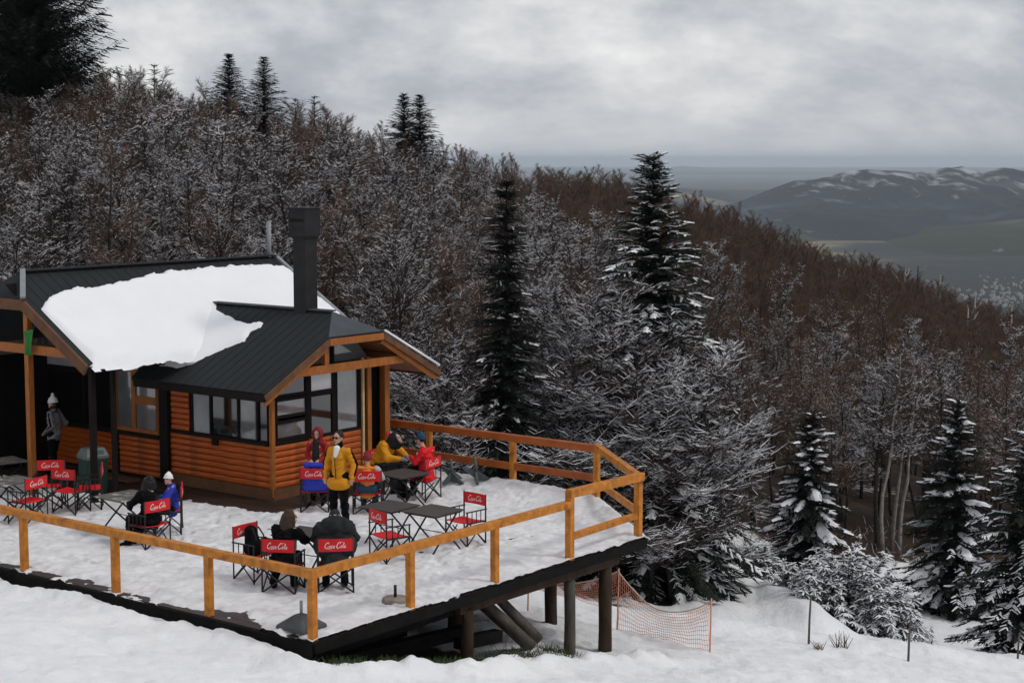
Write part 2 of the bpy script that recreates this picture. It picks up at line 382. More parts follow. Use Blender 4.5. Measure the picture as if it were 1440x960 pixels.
def build_ground():
    ang = np.concatenate([np.linspace(-180, -32, 50)[:-1], np.linspace(-32, -21, 26)[:-1], np.linspace(-21, 21, 420)[:-1], np.linspace(21, 32, 26)[:-1], np.linspace(32, 180, 50)[:-1]])
    rr = [1.0]
    while rr[-1] < 57000:
        r = rr[-1]
        k = 1.10 if r < 15 else 1.02 if r < 19 else 1.0045 if r < 40 else 1.012 if r < 75 else 1.03 if r < 320 else 1.09 if r < 2500 else 1.035 if r < 5500 else 1.09
        rr.append(r * k)
    rr = np.array(rr); a = np.radians(ang)
    X = np.outer(rr, np.sin(a)); Y = np.outer(rr, np.cos(a))
    Z = ground(X, Y)
    back = Y < 1
    Z = np.where((rr[:, None] > 60) & (Y < 20), np.minimum(Z, 6) * 1.0, Z)
    Z = np.where((rr[:, None] > 300) & (Y < .35 * rr[:, None]), Z * 0 - 200 * sstep(300, 1500, rr)[:, None], Z)
    Z = Z - (X * X + Y * Y) / (2 * 6371000.)         # the earth's curve: the plain sinks below eye level
    n, m = X.shape
    V = np.stack([X.ravel(), Y.ravel(), Z.ravel()], 1); V = np.vstack([V, [[0, 0, float(ground(np.array([0.]), np.array([0.]))[0])]]])
    I = np.arange(n * m).reshape(n, m); J = np.roll(I, -1, 1)
    quads = np.stack([I[:-1].ravel(), I[1:].ravel(), J[1:].ravel(), J[:-1].ravel()], 1)
    quads = quads[:, ::-1]
    me = bpy.data.meshes.new('ground')
    tri = [(n * m, int(J[0, k]), int(I[0, k])) for k in range(m)]
    nv = len(V); nq = len(quads)
    me.vertices.add(nv); me.vertices.foreach_set('co', V.ravel())
    loops = np.concatenate([quads.ravel(), np.array(tri).ravel()]); me.loops.add(len(loops)); me.loops.foreach_set('vertex_index', loops)
    st = np.concatenate([np.arange(nq) * 4, nq * 4 + np.arange(m) * 3]); me.polygons.add(len(st)); me.polygons.foreach_set('loop_start', st)
    me.polygons.foreach_set('use_smooth', np.ones(len(st), bool))
    me.update(calc_edges=True); me.validate()
    # snow cover: full on the piste and the clearing, broken litter in the wood, none on the valley floor
    x, y = V[:, 0], V[:, 1]; d = np.maximum(y, 0); px = np.where(y > 1, pxof(x, np.maximum(y, 1)), 720)
    clear = np.interp(px, [-500, 0, 450, 800, 950, 1000, 1100, 1200, 1300, 1400, 1600], [46, 46, 42, 40, 42, 62, 58, 56, 58, 58, 56])
    sn = 1 - sstep(clear - 3, clear + 3, d + 2.5 * fbm(x * .3, y * .3, 3))
    litter = .26 + .35 * fbm(x * .12, y * .12, 3); litter = np.where(d > 120, litter * sstep(220, 120, d), litter)
    sn = np.maximum(sn, np.clip(litter, 0, 1)); sn = np.where(y < 1, 1, sn)
    qx = x - DA.x; qy = y - DA.y; s = qx * E1.x + qy * E1.y; t = qx * E2.x + qy * E2.y
    und = sstep(-.15, .25, s) * sstep(-.5, .0, t + .25 * fbm(x * 1.2, y * 1.2, 2)) * sstep(5.6, 4.4, s) * sstep(13, 12, t)
    sn = sn * (1 - und)
    fx = np.exp(-((px - 1130) / 75) ** 2 - ((d - 3950) / 330) ** 2) * 1.1 + np.exp(-((px - 1235) / 90) ** 2 - ((d - 3500) / 220) ** 2) * .5  # tan fields, with a patch of sunlight put into their paler colour
    fa = me.attributes.new('sunlit_field', 'FLOAT', 'POINT'); fa.data.foreach_set('value', (fx * .22).astype(np.float32))
    at = me.attributes.new('snow_cover', 'FLOAT', 'POINT'); at.data.foreach_set('value', np.clip(sn, 0, 1).astype(np.float32))
    m_ = bpy.data.materials.new('ground'); m_.use_nodes = True; nt = m_.node_tree; b = nt.nodes['Principled BSDF']
    b.inputs['Roughness'].default_value = .75; b.inputs['Specular IOR Level'].default_value = .2
    av = N(nt, 'ShaderNodeAttribute', attribute_name='snow_cover'); geo = N(nt, 'ShaderNodeNewGeometry')
    nz = N(nt, 'ShaderNodeTexNoise', i_Scale=2.2, i_Detail=6.0, i_Roughness=.65); nt.links.new(geo.outputs['Position'], nz.inputs['Vector'])
    sm = math_node(nt, 'ADD', av.outputs['Fac'], math_node(nt, 'MULTIPLY', math_node(nt, 'SUBTRACT', nz.outputs[0], .5), .9))
    sr = ramp(nt, [(.42, (0, 0, 0)), (.58, (1, 1, 1))]); nt.links.new(sm, sr.inputs[0])
    # wood litter and, far off, the valley's fields and woods
    n3 = N(nt, 'ShaderNodeTexNoise', i_Scale=.6, i_Detail=8.0); nt.links.new(geo.outputs['Position'], n3.inputs['Vector'])
    lit = ramp(nt, [(.3, (.018, .012, .009)), (.6, (.05, .032, .022)), (.75, (.075, .055, .04))]); nt.links.new(n3.outputs[0], lit.inputs[0])
    n4 = N(nt, 'ShaderNodeTexNoise', i_Scale=.0024, i_Detail=8.0, i_Roughness=.62); nt.links.new(geo.outputs['Position'], n4.inputs['Vector'])
    val = ramp(nt, [(.38, (.006, .009, .009)), (.53, (.013, .016, .014)), (.60, (.04, .038, .022)), (.70, (.17, .145, .08))]); fn = N(nt, 'ShaderNodeAttribute', attribute_name='sunlit_field'); nt.links.new(math_node(nt, 'ADD', n4.outputs[0], fn.outputs['Fac']), val.inputs[0])
    ln = N(nt, 'ShaderNodeVectorMath', operation='LENGTH'); nt.links.new(geo.outputs['Position'], ln.inputs[0])
    fr = N(nt, 'ShaderNodeMapRange'); fr.inputs[1].default_value = 350; fr.inputs[2].default_value = 900; nt.links.new(ln.outputs['Value'], fr.inputs[0])
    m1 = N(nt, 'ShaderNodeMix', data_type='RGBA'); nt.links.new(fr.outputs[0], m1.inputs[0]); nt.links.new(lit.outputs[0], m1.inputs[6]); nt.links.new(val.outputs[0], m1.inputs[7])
    n5 = N(nt, 'ShaderNodeTexNoise', i_Scale=.9, i_Detail=7.0, i_Roughness=.6); nt.links.new(geo.outputs['Position'], n5.inputs['Vector'])
    sc = ramp(nt, [(.3, (.74, .75, .775)), (.7, (.84, .845, .86))]); nt.links.new(n5.outputs[0], sc.inputs[0])
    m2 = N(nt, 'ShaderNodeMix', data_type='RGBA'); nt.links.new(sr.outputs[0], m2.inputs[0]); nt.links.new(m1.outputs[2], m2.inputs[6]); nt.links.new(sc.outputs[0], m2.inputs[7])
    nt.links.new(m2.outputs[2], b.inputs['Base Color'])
    nb = N(nt, 'ShaderNodeTexNoise', i_Scale=7.0, i_Detail=6.0, i_Roughness=.6); nt.links.new(geo.outputs['Position'], nb.inputs['Vector'])
    bp = N(nt, 'ShaderNodeBump', i_Strength=.8, i_Distance=.05); nt.links.new(nb.outputs[0], bp.inputs['Height']); nt.links.new(bp.outputs[0], b.inputs['Normal'])
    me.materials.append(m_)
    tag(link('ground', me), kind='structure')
build_ground()

# ------------------------------------------------------------------ mountains beyond the valley
def mountain(name, crest_px, d0, d1, d2, seed, rough, mname):
    xs = np.array([c[0] for c in crest_px], float); ys = np.array([c[1] for c in crest_px], float)
    px = np.arange(xs[0], xs[-1] + 1, (xs[-1] - xs[0]) / 260.); nd = 90
    V = []; n = len(px)
    for j in range(nd):
        u = j / (nd - 1); d = d0 + (d2 - d0) * u
        uc = (d1 - d0) / (d2 - d0)
        f = (u / uc) if u < uc else 1 - (u - uc) / (1 - uc)
        f = np.clip(f, 0, 1) ** 1.05
        zc = H - (np.interp(px, xs, ys) - YH) / F * d1
        x = (px - 720) / F * d
        rg = fbm(x / 700. + seed, d / 900. * np.ones(n) + seed, 5, .55)
        rid = 1 - np.abs(fbm(x / 420. + seed * 2, d / 1500. * np.ones(n), 4, .55)) * 2
        z = -205 + (zc + 205) * f * (1 + (rg * .7 - (1 - rid) * .45) * rough * (1 - f * .8) * 1.5) + fbm(x / 120., d / 160. * np.ones(n), 3) * 9 * rough * np.minimum(f, .6)
        V += [(a, d, b) for a, b in zip(x, np.maximum(z, -206))]
    Fc = [(j * n + i, j * n + i + 1, (j + 1) * n + i + 1, (j + 1) * n + i) for j in range(nd - 1) for i in range(n - 1)]
    me = bpy.data.meshes.new(name); me.from_pydata(V, [], Fc); me.polygons.foreach_set('use_smooth', [True] * len(Fc)); me.materials.append(M[mname])
    tag(link(name, me), kind='structure')
def mountain_mat(name, snow_lo, snow_hi, dark):
    m = bpy.data.materials.new(name); m.use_nodes = True; nt = m.node_tree; b = nt.nodes['Principled BSDF']; b.inputs['Roughness'].default_value = .95
    b.inputs['Specular IOR Level'].default_value = .1
    geo = N(nt, 'ShaderNodeNewGeometry'); sp = N(nt, 'ShaderNodeSeparateXYZ'); nt.links.new(geo.outputs['Position'], sp.inputs[0])
    mp = N(nt, 'ShaderNodeMapping'); mp.inputs['Scale'].default_value = (1, .30, 1.2); nt.links.new(geo.outputs['Position'], mp.inputs[0])
    nz = N(nt, 'ShaderNodeTexNoise', i_Scale=.014, i_Detail=9.0, i_Roughness=.62, i_Distortion=.6); nt.links.new(mp.outputs[0], nz.inputs['Vector'])
    hr = N(nt, 'ShaderNodeMapRange'); hr.inputs[1].default_value = snow_lo; hr.inputs[2].default_value = snow_hi; nt.links.new(sp.outputs['Z'], hr.inputs[0])
    a = math_node(nt, 'ADD', math_node(nt, 'MULTIPLY', hr.outputs[0], .20), nz.outputs[0])
    r = ramp(nt, [(.64, (0, 0, 0)), (.80, (1, 1, 1))]); nt.links.new(a, r.inputs[0])
    n2 = N(nt, 'ShaderNodeTexNoise', i_Scale=.0016, i_Detail=6.0); nt.links.new(geo.outputs['Position'], n2.inputs['Vector'])
    base = ramp(nt, [(.38, dark), (.55, tuple(c * 1.5 for c in dark)), (.60, tuple(c * 3 + .02 for c in dark)), (.70, (.17, .145, .085))]); nt.links.new(n2.outputs[0], base.inputs[0])
    mm = N(nt, 'ShaderNodeMix', data_type='RGBA'); nt.links.new(r.outputs[0], mm.inputs[0]); nt.links.new(base.outputs[0], mm.inputs[6]); mm.inputs[7].default_value = (.34, .35, .37, 1)
    nt.links.new(mm.outputs[2], b.inputs['Base Color']); M[name] = m
mountain_mat('mountain_rock', -140, -40, (.007, .011, .016))
mountain_mat('foothill', 200, 500, (.022, .024, .014))
mountain_mat('far_hill', 900, 1400, (.004, .006, .010))
mountain('mountain', [(950, 318), (985, 302), (1010, 292), (1060, 275), (1130, 253), (1195, 243), (1260, 244), (1310, 244), (1330, 238), (1350, 236), (1380, 241), (1405, 236), (1440, 242), (1520, 250), (1700, 270), (1900, 300)], 4200, 6200, 7600, 3.1, 1.0, 'mountain_rock')
mountain('foothills', [(1040, 352), (1080, 330), (1130, 326), (1190, 333), (1240, 330), (1330, 318), (1440, 305), (1600, 300), (1800, 330)], 3500, 4600, 5600, 8.3, .5, 'foothill')
mountain('far_hills', [(560, 300), (700, 268), (800, 262), (860, 256), (900, 254), (960, 264), (1020, 272), (1100, 285), (1200, 300)], 8200, 9600, 11500, 5.7, .6, 'far_hill')

mountain('middle_hills', [(500, 300), (700, 280), (800, 276), (860, 268), (915, 271), (960, 266), (1010, 277), (1070, 288), (1150, 297)], 6300, 7400, 8600, 9.9, .7, 'far_hill')
mountain('far_range', [(-600, 240), (300, 236), (700, 239), (800, 234), (880, 238), (960, 233), (1040, 239), (1110, 236), (1180, 240), (1300, 235), (1500, 239), (1900, 234), (2400, 240)], 26000, 33000, 40000, 2.2, .4, 'far_hill')
# the town down on the valley floor
mb = MB(); rt = random.Random(4)
for i in range(300):
    p = AT(rt.gauss(1440, 55), rt.gauss(411, 9), 100); k = (-197 - H) / (p.z - H)
    P = Vector((p.x * k, p.y * k, -197)); s = rt.uniform(1.6, 3.8)
    mb.box((P.x, P.y, -197), (s * 1.3, s, rt.uniform(2, 4)), Matrix.Rotation(rt.uniform(0, 3), 3, 'Z'))
tag(mb.build('town_houses', 'house_white'), kind='stuff')
# ------------------------------------------------------------------ the lodge (local axes: x along the gable front, y along the long side)
lodge = empty('ski_lodge', HW, PHI, 'orange timber lodge with dark shingle roofs half buried in snow', 'lodge')
def slab(name, poly, thick, m, parent, smooth=False):
    a = [Vector(p) for p in poly]; n = (a[1] - a[0]).cross(a[2] - a[0]).normalized()
    if n.z < 0: a.reverse(); n = -n
    mb = MB(); mb.prism([p - n * thick for p in a], n * thick); return mb.build(name, m, parent)
PW = .533; RX = 1.75; RZ = 3.72; EX = -.86; EZ = 2.33; OV = -.7
PM = .60; MY = 5.05; MZ = 4.55; MEY = 2.25; MX0, MX1 = -2.8, 5.0
def zw(x): return RZ - PW * abs(x - RX)
def zm(y): return MZ - PM * abs(y - MY)
hx0, hx1 = .94, 2 * RX - .94
roof = slab('wing_roof', [(EX, OV, zw(EX)), (hx0, OV, zw(hx0)), (RX, -.02, RZ), (RX, 4.1, RZ), (EX, 3.3, zw(EX))], .10, 'shingle', lodge)
slab('right_slope', [(2 * RX - EX, OV, zw(EX)), (hx1, OV, zw(hx0)), (RX + .001, -.02, RZ), (RX + .001, 4.1, RZ), (2 * RX - EX, 4.1, zw(EX))], .10, 'shingle', roof)
slab('hip', [(hx0, OV, zw(hx0) + .004), (hx1, OV, zw(hx0) + .004), (RX, -.02, RZ + .004)], .10, 'ridge_metal', roof)
mb = MB(); mb.beam((RX, -.04, RZ + .012), (RX, 3.66, RZ + .012), .20, .03); mb.build('ridge_cap', 'ridge_metal', roof)
mroof = slab('main_roof', [(MX0, MEY, zm(MEY)), (MX1, MEY, zm(MEY)), (MX1, MY, MZ), (-2.2, MY, MZ), (MX0, 4.22, zm(4.22))], .10, 'shingle', lodge)
slab('rear_slope', [(MX0, 7.85, zm(7.85)), (MX1, 7.85, zm(7.85)), (MX1, MY + .001, MZ), (-2.2, MY + .001, MZ), (MX0, 5.88, zm(5.88))], .10, 'shingle', mroof)
slab('hip', [(MX0, 4.22, zm(4.22) + .004), (MX0, 5.88, zm(5.88) + .004), (-2.2, MY, MZ + .004)], .10, 'shingle', mroof)
mb = MB(); mb.beam((-2.2, MY, MZ + .02), (MX1, MY, MZ + .02), .26, .03); mb.build('ridge_cap', 'shingle', mroof)
mb = MB(); mb.beam((-2.2, MY, MZ + .04), (MX0 - .02, 4.22, zm(4.22) + .03), .11, .05); mb.build('flashing', 'flashing', mroof)
mb = MB(); mb.beam((MX1 + .02, MY, MZ + .03), (MX1 + .02, MEY, zm(MEY) + .03), .10, .06); mb.build('flashing', 'flashing', mroof)

# ribs of the roofing
rm = MB(); rm.box((0, 0, .004), (.022, 1.0, .010)); rib = rm.data('roof_rib', 'shingle')
for i in range(31):
    x = MX0 + .14 + i * .25; y1 = MY if x > -2.2 else 4.22 + (x - MX0) / .6 * .83; L_ = math.hypot(y1 - MEY, PM * (y1 - MEY))
    o = link('roof_rib', rib, mroof); o.location = (x, (MEY + y1) / 2, (zm(MEY) + zm(y1)) / 2); o.rotation_euler = (math.atan(PM), 0, 0); o.scale = (1, L_ - .02, 1)
for i in range(16):
    y = OV + .12 + i * .25; xt = RX if y > 0 else hx0 + (y - OV) / .68 * (RX - hx0); L_ = math.hypot(xt - EX, PW * (xt - EX))
    o = link('roof_rib', rib, roof); o.location = ((EX + xt) / 2, y, (zw(EX) + zw(xt)) / 2); o.rotation_euler = (Matrix.Rotation(math.pi / 2, 3, 'Z').inverted() @ Matrix.Identity(3)).to_euler(); o.rotation_euler = (Matrix.Rotation(-math.atan(PW), 3, 'Y') @ Matrix.Rotation(-math.pi / 2, 3, 'Z')).to_euler(); o.scale = (1, L_ - .02, 1)
# snow lying on the roofs
def poly_sd(P, poly):
    x, y = P[..., 0], P[..., 1]; d = np.full(x.shape, 1e9); ins = np.zeros(x.shape, bool); n = len(poly)
    for i in range(n):
        ax, ay = poly[i]; bx, by = poly[(i + 1) % n]; ex, ey = bx - ax, by - ay
        t = np.clip(((x - ax) * ex + (y - ay) * ey) / (ex * ex + ey * ey + 1e-12), 0, 1)
        d = np.minimum(d, np.hypot(x - ax - t * ex, y - ay - t * ey))
        c = ((ay > y) != (by > y)) & (x < (bx - ax) * (y - ay) / (by - ay + 1e-12) + ax); ins ^= c
    return np.where(ins, d, -d)
def sheet(name, m, parent, x0, x1, y0, y1, st, zf, tf, keep, origin=None):
    xs = np.arange(x0, x1 + st, st); ys = np.arange(y0, y1 + st, st)
    X, Y = np.meshgrid(xs, ys, indexing='ij'); T = tf(X, Y); Z = zf(X, Y) + T; K = keep(X, Y, T)
    idx = -np.ones(X.shape, int); mb = MB()
    for i in range(X.shape[0] - 1):
        for j in range(X.shape[1] - 1):
            if K[i, j] or K[i + 1, j] or K[i, j + 1] or K[i + 1, j + 1]:
                f = []
                for a, b in ((i, j), (i + 1, j), (i + 1, j + 1), (i, j + 1)):
                    if idx[a, b] < 0: idx[a, b] = len(mb.v); mb.v.append((X[a, b], Y[a, b], Z[a, b]))
                    f.append(int(idx[a, b]))
                mb.f.append(tuple(f)); mb.m.append(0)
    return mb.build(name, m, parent, smooth=True)
def on_main(x, y):
    d = ray(x, y); o = Vector((0, 0, H)) - HW
    dx, dy, dz = d.dot(E1), d.dot(E2), d.z; oy = o.dot(E2)
    # z = MZ - PM*(MY - y)
    t = (MZ - PM * MY + PM * oy - H) / (dz - PM * dy)
    return (o.dot(E1) + dx * t, oy + dy * t)
def on_wing(x, y):
    d = ray(x, y); o = Vector((0, 0, H)) - HW
    dx, dy, dz = d.dot(E1), d.dot(E2), d.z; ox = o.dot(E1)
    t = (RZ - PW * RX + PW * ox - H) / (dz - PW * dx)
    return (ox + dx * t, o.dot(E2) + dy * t)
po = [on_main(*q) for q in [(60, 436), (70, 417), (105, 407), (150, 404), (205, 388), (300, 377), (345, 374), (383, 375)]]
po += [(MX1 - .02, 4.65), (MX1 - .02, MEY - .12), (.2, MEY - .10)]
po += [on_main(*q) for q in [(236, 508), (218, 511), (196, 512), (150, 512), (121, 517), (104, 492), (84, 470)]]
def th_main(X, Y):
    sd_ = poly_sd(np.stack([X, Y], -1), po) + .08 * fbm(X * 3.5, Y * 3.5, 3) + .05 * fbm(X * 11, Y * 4, 3)
    sd_ = np.minimum(sd_, X + 2.66)
    return np.clip(sd_ * 1.1, -.06, .11 + .07 * fbm(X * .9, Y * .9, 4))
sheet('roof_snow', 'roof_snow', mroof, -3.0, 5.1, 2.05, 5.05, .055, lambda X, Y: MZ - PM * (MY - Y), th_main, lambda X, Y, T: T > -.055)
pw_ = [on_wing(*q) for q in [(289, 426), (300, 434), (335, 452), (352, 457), (374, 452), (366, 461), (352, 466), (344, 480), (312, 492), (300, 497), (270, 512), (246, 518), (232, 514)]]
pw_ += [(-.5, 3.3), (1.6, 4.1)]
def th_wing(X, Y):
    sd_ = poly_sd(np.stack([X, Y], -1), pw_) + .04 * fbm(X * 4, Y * 4, 3)
    return np.clip(sd_ * 1.1, -.06, .09 + .02 * fbm(X, Y, 3))
sheet('roof_snow', 'roof_snow', roof, -.9, RX, 0, 4.1, .055, lambda X, Y: RZ - PW * (RX - X), th_wing, lambda X, Y, T: T > -.055)

# fascias, tie beams, soffits
tr = MB()
for sgn in (-1, 1):
    xe = RX + sgn * (RX - EX); xh = RX + sgn * (RX - hx0)
    f = MB(); f.beam((xe, OV - .02, zw(EX) - .10), (xh, OV - .02, zw(hx0) - .10), .05, .13); f.build('bargeboard', 'brown_board', roof, bevel=.008)
    f = MB(); f.beam((xe - sgn * .04, OV + .05, zw(EX) - .21), (xh, OV + .05, zw(hx0) - .21), .05, .11); f.build('bargeboard', 'trim', roof, bevel=.008)
f = MB(); f.beam((hx0, OV - .02, zw(hx0) - .11), (hx1, OV - .02, zw(hx0) - .11), .05, .14); f.build('bargeboard', 'trim', roof, bevel=.008)
f = MB(); f.beam((EX, OV, zw(EX) - .10), (EX, 3.2, zw(EX) - .10), .05, .14); f.build('fascia', 'dark_frame', roof)
f = MB(); f.beam((2 * RX - EX, OV, zw(EX) - .10), (2 * RX - EX, 4.0, zw(EX) - .10), .05, .14); f.build('fascia', 'brown_board', roof)
f = MB(); f.beam((.02, OV + .16, 2.62), (3.36, OV + .16, 2.62), .10, .17); f.build('tie_beam', 'trim', roof, bevel=.008)
f = MB(); f.beam((1.0, OV + .16, 2.705), (1.0, OV + .16, 3.20), .12, .10); f.build('king_post', 'trim', roof, bevel=.008)
for sgn in (-1, 1):     # timber lining under the overhang
    a = [(RX + sgn * (RX - EX - .05), OV + .04, zw(EX + .05) - .125), (RX, OV + .04, RZ - .125), (RX, 0, RZ - .125), (RX + sgn * (RX - EX - .05), 0, zw(EX + .05) - .125)]
    if sgn > 0: a = [(RX + .95, OV + .06, zw(RX - .95) - .125), (RX + 2.55, OV + .06, zw(EX + .06) - .125), (RX + 2.55, .9, zw(EX + .06) - .125), (RX + .95, .9, zw(RX - .95) - .125)]
    else: a = [(RX - 2.55, OV + .06, zw(EX + .06) - .125), (RX - .95, OV + .06, zw(RX - .95) - .125), (RX - .95, 0, zw(RX - .95) - .125), (RX - 2.55, 0, zw(EX + .06) - .125)]
    slab('soffit', a, .02, 'soffit', roof)
for x in (2.6, 3.35):   # purlin ends under the right eave
    f = MB(); f.beam((x, OV + .1, zw(x) - .21), (x, 1.2, zw(x) - .21), .10, .12); f.build('purlin', 'soffit', roof)
f = MB()
f.tube([(2 * RX - EX + .05, OV + .02, zw(EX) + .06), (RX + .9, OV + .02, zw(RX - .9) + .05)], .028, 6)
f.build('snow_lip', 'roof_snow', roof, smooth=True)
# main roof's left gable
for s_ in (1,):
    f = MB(); f.beam((MX0 - .03, MEY, zm(MEY) - .12), (MX0 - .03, 4.22, zm(4.22) - .12), .06, .22); f.build('bargeboard', 'brown_board', mroof, bevel=.008)
    f = MB(); f.beam((MX0 - .03, 7.85, zm(7.85) - .12), (MX0 - .03, 5.88, zm(5.88) - .12), .06, .22); f.build('bargeboard', 'brown_board', mroof, bevel=.008)
    f = MB(); f.beam((MX0 - .03, 4.22, zm(4.22) - .12), (MX0 - .03, 5.88, zm(4.22) - .12), .06, .22); f.build('bargeboard', 'brown_board', mroof, bevel=.008)
    f = MB(); f.beam((MX0 + .1, 2.75, 3.03), (MX0 + .1, 7.3, 3.03), .10, .19); f.build('tie_beam', 'trim', mroof, bevel=.008)
f = MB(); f.beam((MX0, MEY - .01, zm(MEY) - .12), (EX, MEY - .01, zm(MEY) - .12), .05, .14); f.build('fascia', 'dark_frame', mroof)
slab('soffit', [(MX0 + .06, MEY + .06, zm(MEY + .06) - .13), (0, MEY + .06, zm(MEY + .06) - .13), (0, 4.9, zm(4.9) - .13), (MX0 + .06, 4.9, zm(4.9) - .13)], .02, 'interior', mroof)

# posts of the porch and of the gable front
def post(x, y, z0, z1, w_, m): 
    f = MB(); f.box((x, y, (z0 + z1) / 2), (w_, w_, z1 - z0)); return f.build('post', m, lodge, bevel=.008)
post(MX0 + .1, 4.25, 0, 3.85, .13, 'trim')
post(-2.5, 2.5, 0, 2.78, .11, 'dark_frame'); post(-1.98, 2.5, 0, 2.78, .09, 'dark_frame')
post(MX0 + .1, 7.2, 0, 3.0, .13, 'trim')
post(3.38, 0.0, -.05, 2.62, .16, 'trim')
pb = MB(); pb.box((2.63, -.05, 1.42), (.06, .05, 2.5)); pb.build('pale_board', 'pale_board', lodge, bevel=.005)
pb = MB(); pb.box((2.80, -.06, 1.42), (.12, .06, 2.5)); pb.build('pale_board', 'trim', lodge, bevel=.005)

# walls with half-log siding; each board is a piece
def board_mesh(L, h, name='siding_board'):
    mb = MB(); n = 7; prof = []
    for k in range(n):
        a = math.pi * k / (n - 1); prof.append((.036 * math.sin(a) ** .8, -h / 2 * .97 * math.cos(a)))
    vs = [(0, -p[0], p[1]) for p in prof] + [(L, -p[0], p[1]) for p in prof]
    fs = [(k, n + k, n + k + 1, k + 1) for k in range(n - 1)] + [tuple(range(n)), tuple(reversed(range(n, 2 * n)))]
    mb.add(vs, fs); return mb.data(name, 'siding', smooth=False)
_bm = {}
def siding(parent, o, rz, L, z0, z1, h=.125):
    nrow = max(1, round((z1 - z0) / h)); h = (z1 - z0) / nrow
    k = (round(L, 3), round(h, 4))
    if k not in _bm: _bm[k] = board_mesh(L, h)
    for i in range(nrow):
        b = link('siding_board', _bm[k], parent); b.location = (o[0], o[1], z0 + (i + .5) * h); b.rotation_euler = (0, 0, rz)
        b.location.x += 0.004 * math.sin(i * 7.3) * (abs(math.sin(rz)) > .5); 
def wall(o, rz, L, z0, z1, th, m='interior'):
    mb = MB(); q = Matrix.Rotation(rz, 3, 'Z'); c = Vector(o) + q @ Vector((L / 2, th / 2 + .01, 0))
    mb.box((c.x, c.y, (z0 + z1) / 2), (L, th, z1 - z0), q); return mb.build('wall', m, lodge)
LS = -math.pi / 2       # long side walls run along -y when seen from outside
wA = wall((0, 3.06, 0), LS, 3.06, .0, 1.12, .12); siding(wA, (0, 3.06), LS, 3.06, .22, 1.12)
f = MB(); f.box((-.02, 1.53, .10), (.05, 3.1, .24)); f.build('base_board', 'brown_board', wA)
wB = wall((0, 0, 0), 0, 2.58, .0, 1.12, .12); siding(wB, (0.0, 0), 0, 1.0, .22, 1.10); siding(wB, (1.02, 0), 0, 1.56, .22, 1.14)
f = MB(); f.box((1.3, -.02, .10), (2.64, .05, .24)); f.build('base_board', 'brown_board', wB)
wC = wall((0, 8.3, 0), LS, 5.0, .0, .92, .12); siding(wC, (0, 4.75), LS, 1.35, .05, .90); siding(wC, (0, 8.3), LS, 3.4, .05, .90)
f = MB(); f.box((-.03, 3.2, 1.2), (.16, .26, 2.4)); f.build('corner_post', 'dark_frame', lodge)
f = MB(); f.box((.0, .0, 1.05), (.09, .09, 2.0)); f.build('corner_post', 'trim', lodge, bevel=.01)
wD = wall((0, 3.06, 0), LS, .70, 1.12, 2.3, .12); siding(wD, (0, 3.03), LS, .56, 1.16, 2.26)
# dark room walls behind the glass, rear and right walls
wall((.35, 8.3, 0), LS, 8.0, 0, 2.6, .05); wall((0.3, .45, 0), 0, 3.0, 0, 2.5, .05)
for o, rz, L in (((3.5, .1), math.pi / 2, 3.4), ((4.7, 2.9), math.pi / 2, 4.4), ((4.7, 7.4), math.pi, 7.0)):
    w_ = wall((o[0], o[1], 0), rz, L, -1.2, 2.55, .12); siding(w_, o, rz, L, -1.0, 2.5, .18)
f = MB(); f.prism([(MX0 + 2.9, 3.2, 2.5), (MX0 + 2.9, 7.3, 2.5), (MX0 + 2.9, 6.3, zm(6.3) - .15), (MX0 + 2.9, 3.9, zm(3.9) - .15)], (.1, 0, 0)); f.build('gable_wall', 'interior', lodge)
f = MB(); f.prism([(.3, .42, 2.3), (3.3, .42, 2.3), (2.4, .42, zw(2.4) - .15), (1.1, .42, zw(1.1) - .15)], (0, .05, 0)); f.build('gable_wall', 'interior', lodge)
f = MB(); f.box((3.1, .25, 1.2), (.9, .06, 2.5)); f.build('door', 'dark_frame', lodge)

# windows: frame with panes inside
def window(o, rz, x0, x1, z0, z1, panes, fm='dark_frame', fw=.06):
    """panes: list of (x0,x1,z0,z1,material) in wall coordinates"""
    q = Matrix.Rotation(rz, 3, 'Z'); o = Vector((o[0], o[1], 0))
    mb = MB()
    def bx(ax, bx_, az, bz, y0, y1, mb=mb): 
        c = o + q @ Vector(((ax + bx_) / 2, (y0 + y1) / 2, 0)); mb.box((c.x, c.y, (az + bz) / 2), (bx_ - ax, y1 - y0, bz - az), q)
    bx(x0, x1, z0, z0 + fw, -.035, .05); bx(x0, x1, z1 - fw, z1, -.035, .05)
    xs = sorted(set([x0 + fw / 2, x1 - fw / 2] + [p[0] for p in panes] + [p[1] for p in panes]))
    for x in xs: bx(max(x0, x - fw / 2), min(x1, x + fw / 2), z0 + fw, z1 - fw, -.03, .045)
    for p in panes:
        for z in (p[2], p[3]):
            if z0 + fw * 1.5 < z < z1 - fw * 1.5: bx(p[0] + fw / 2, p[1] - fw / 2, z - fw / 2, z + fw / 2, -.025, .04)
    w_ = mb.build('window', fm, lodge)
    for p in panes:
        g = MB(); bx(p[0], p[1], p[2], p[3], .0, .015, g); g.build('blind' if 'blind' in p[4] else 'pane', p[4], w_)
    return w_
def hx(px, py, axis): 
    v = hloc(px, py, axis, 0.0); return v
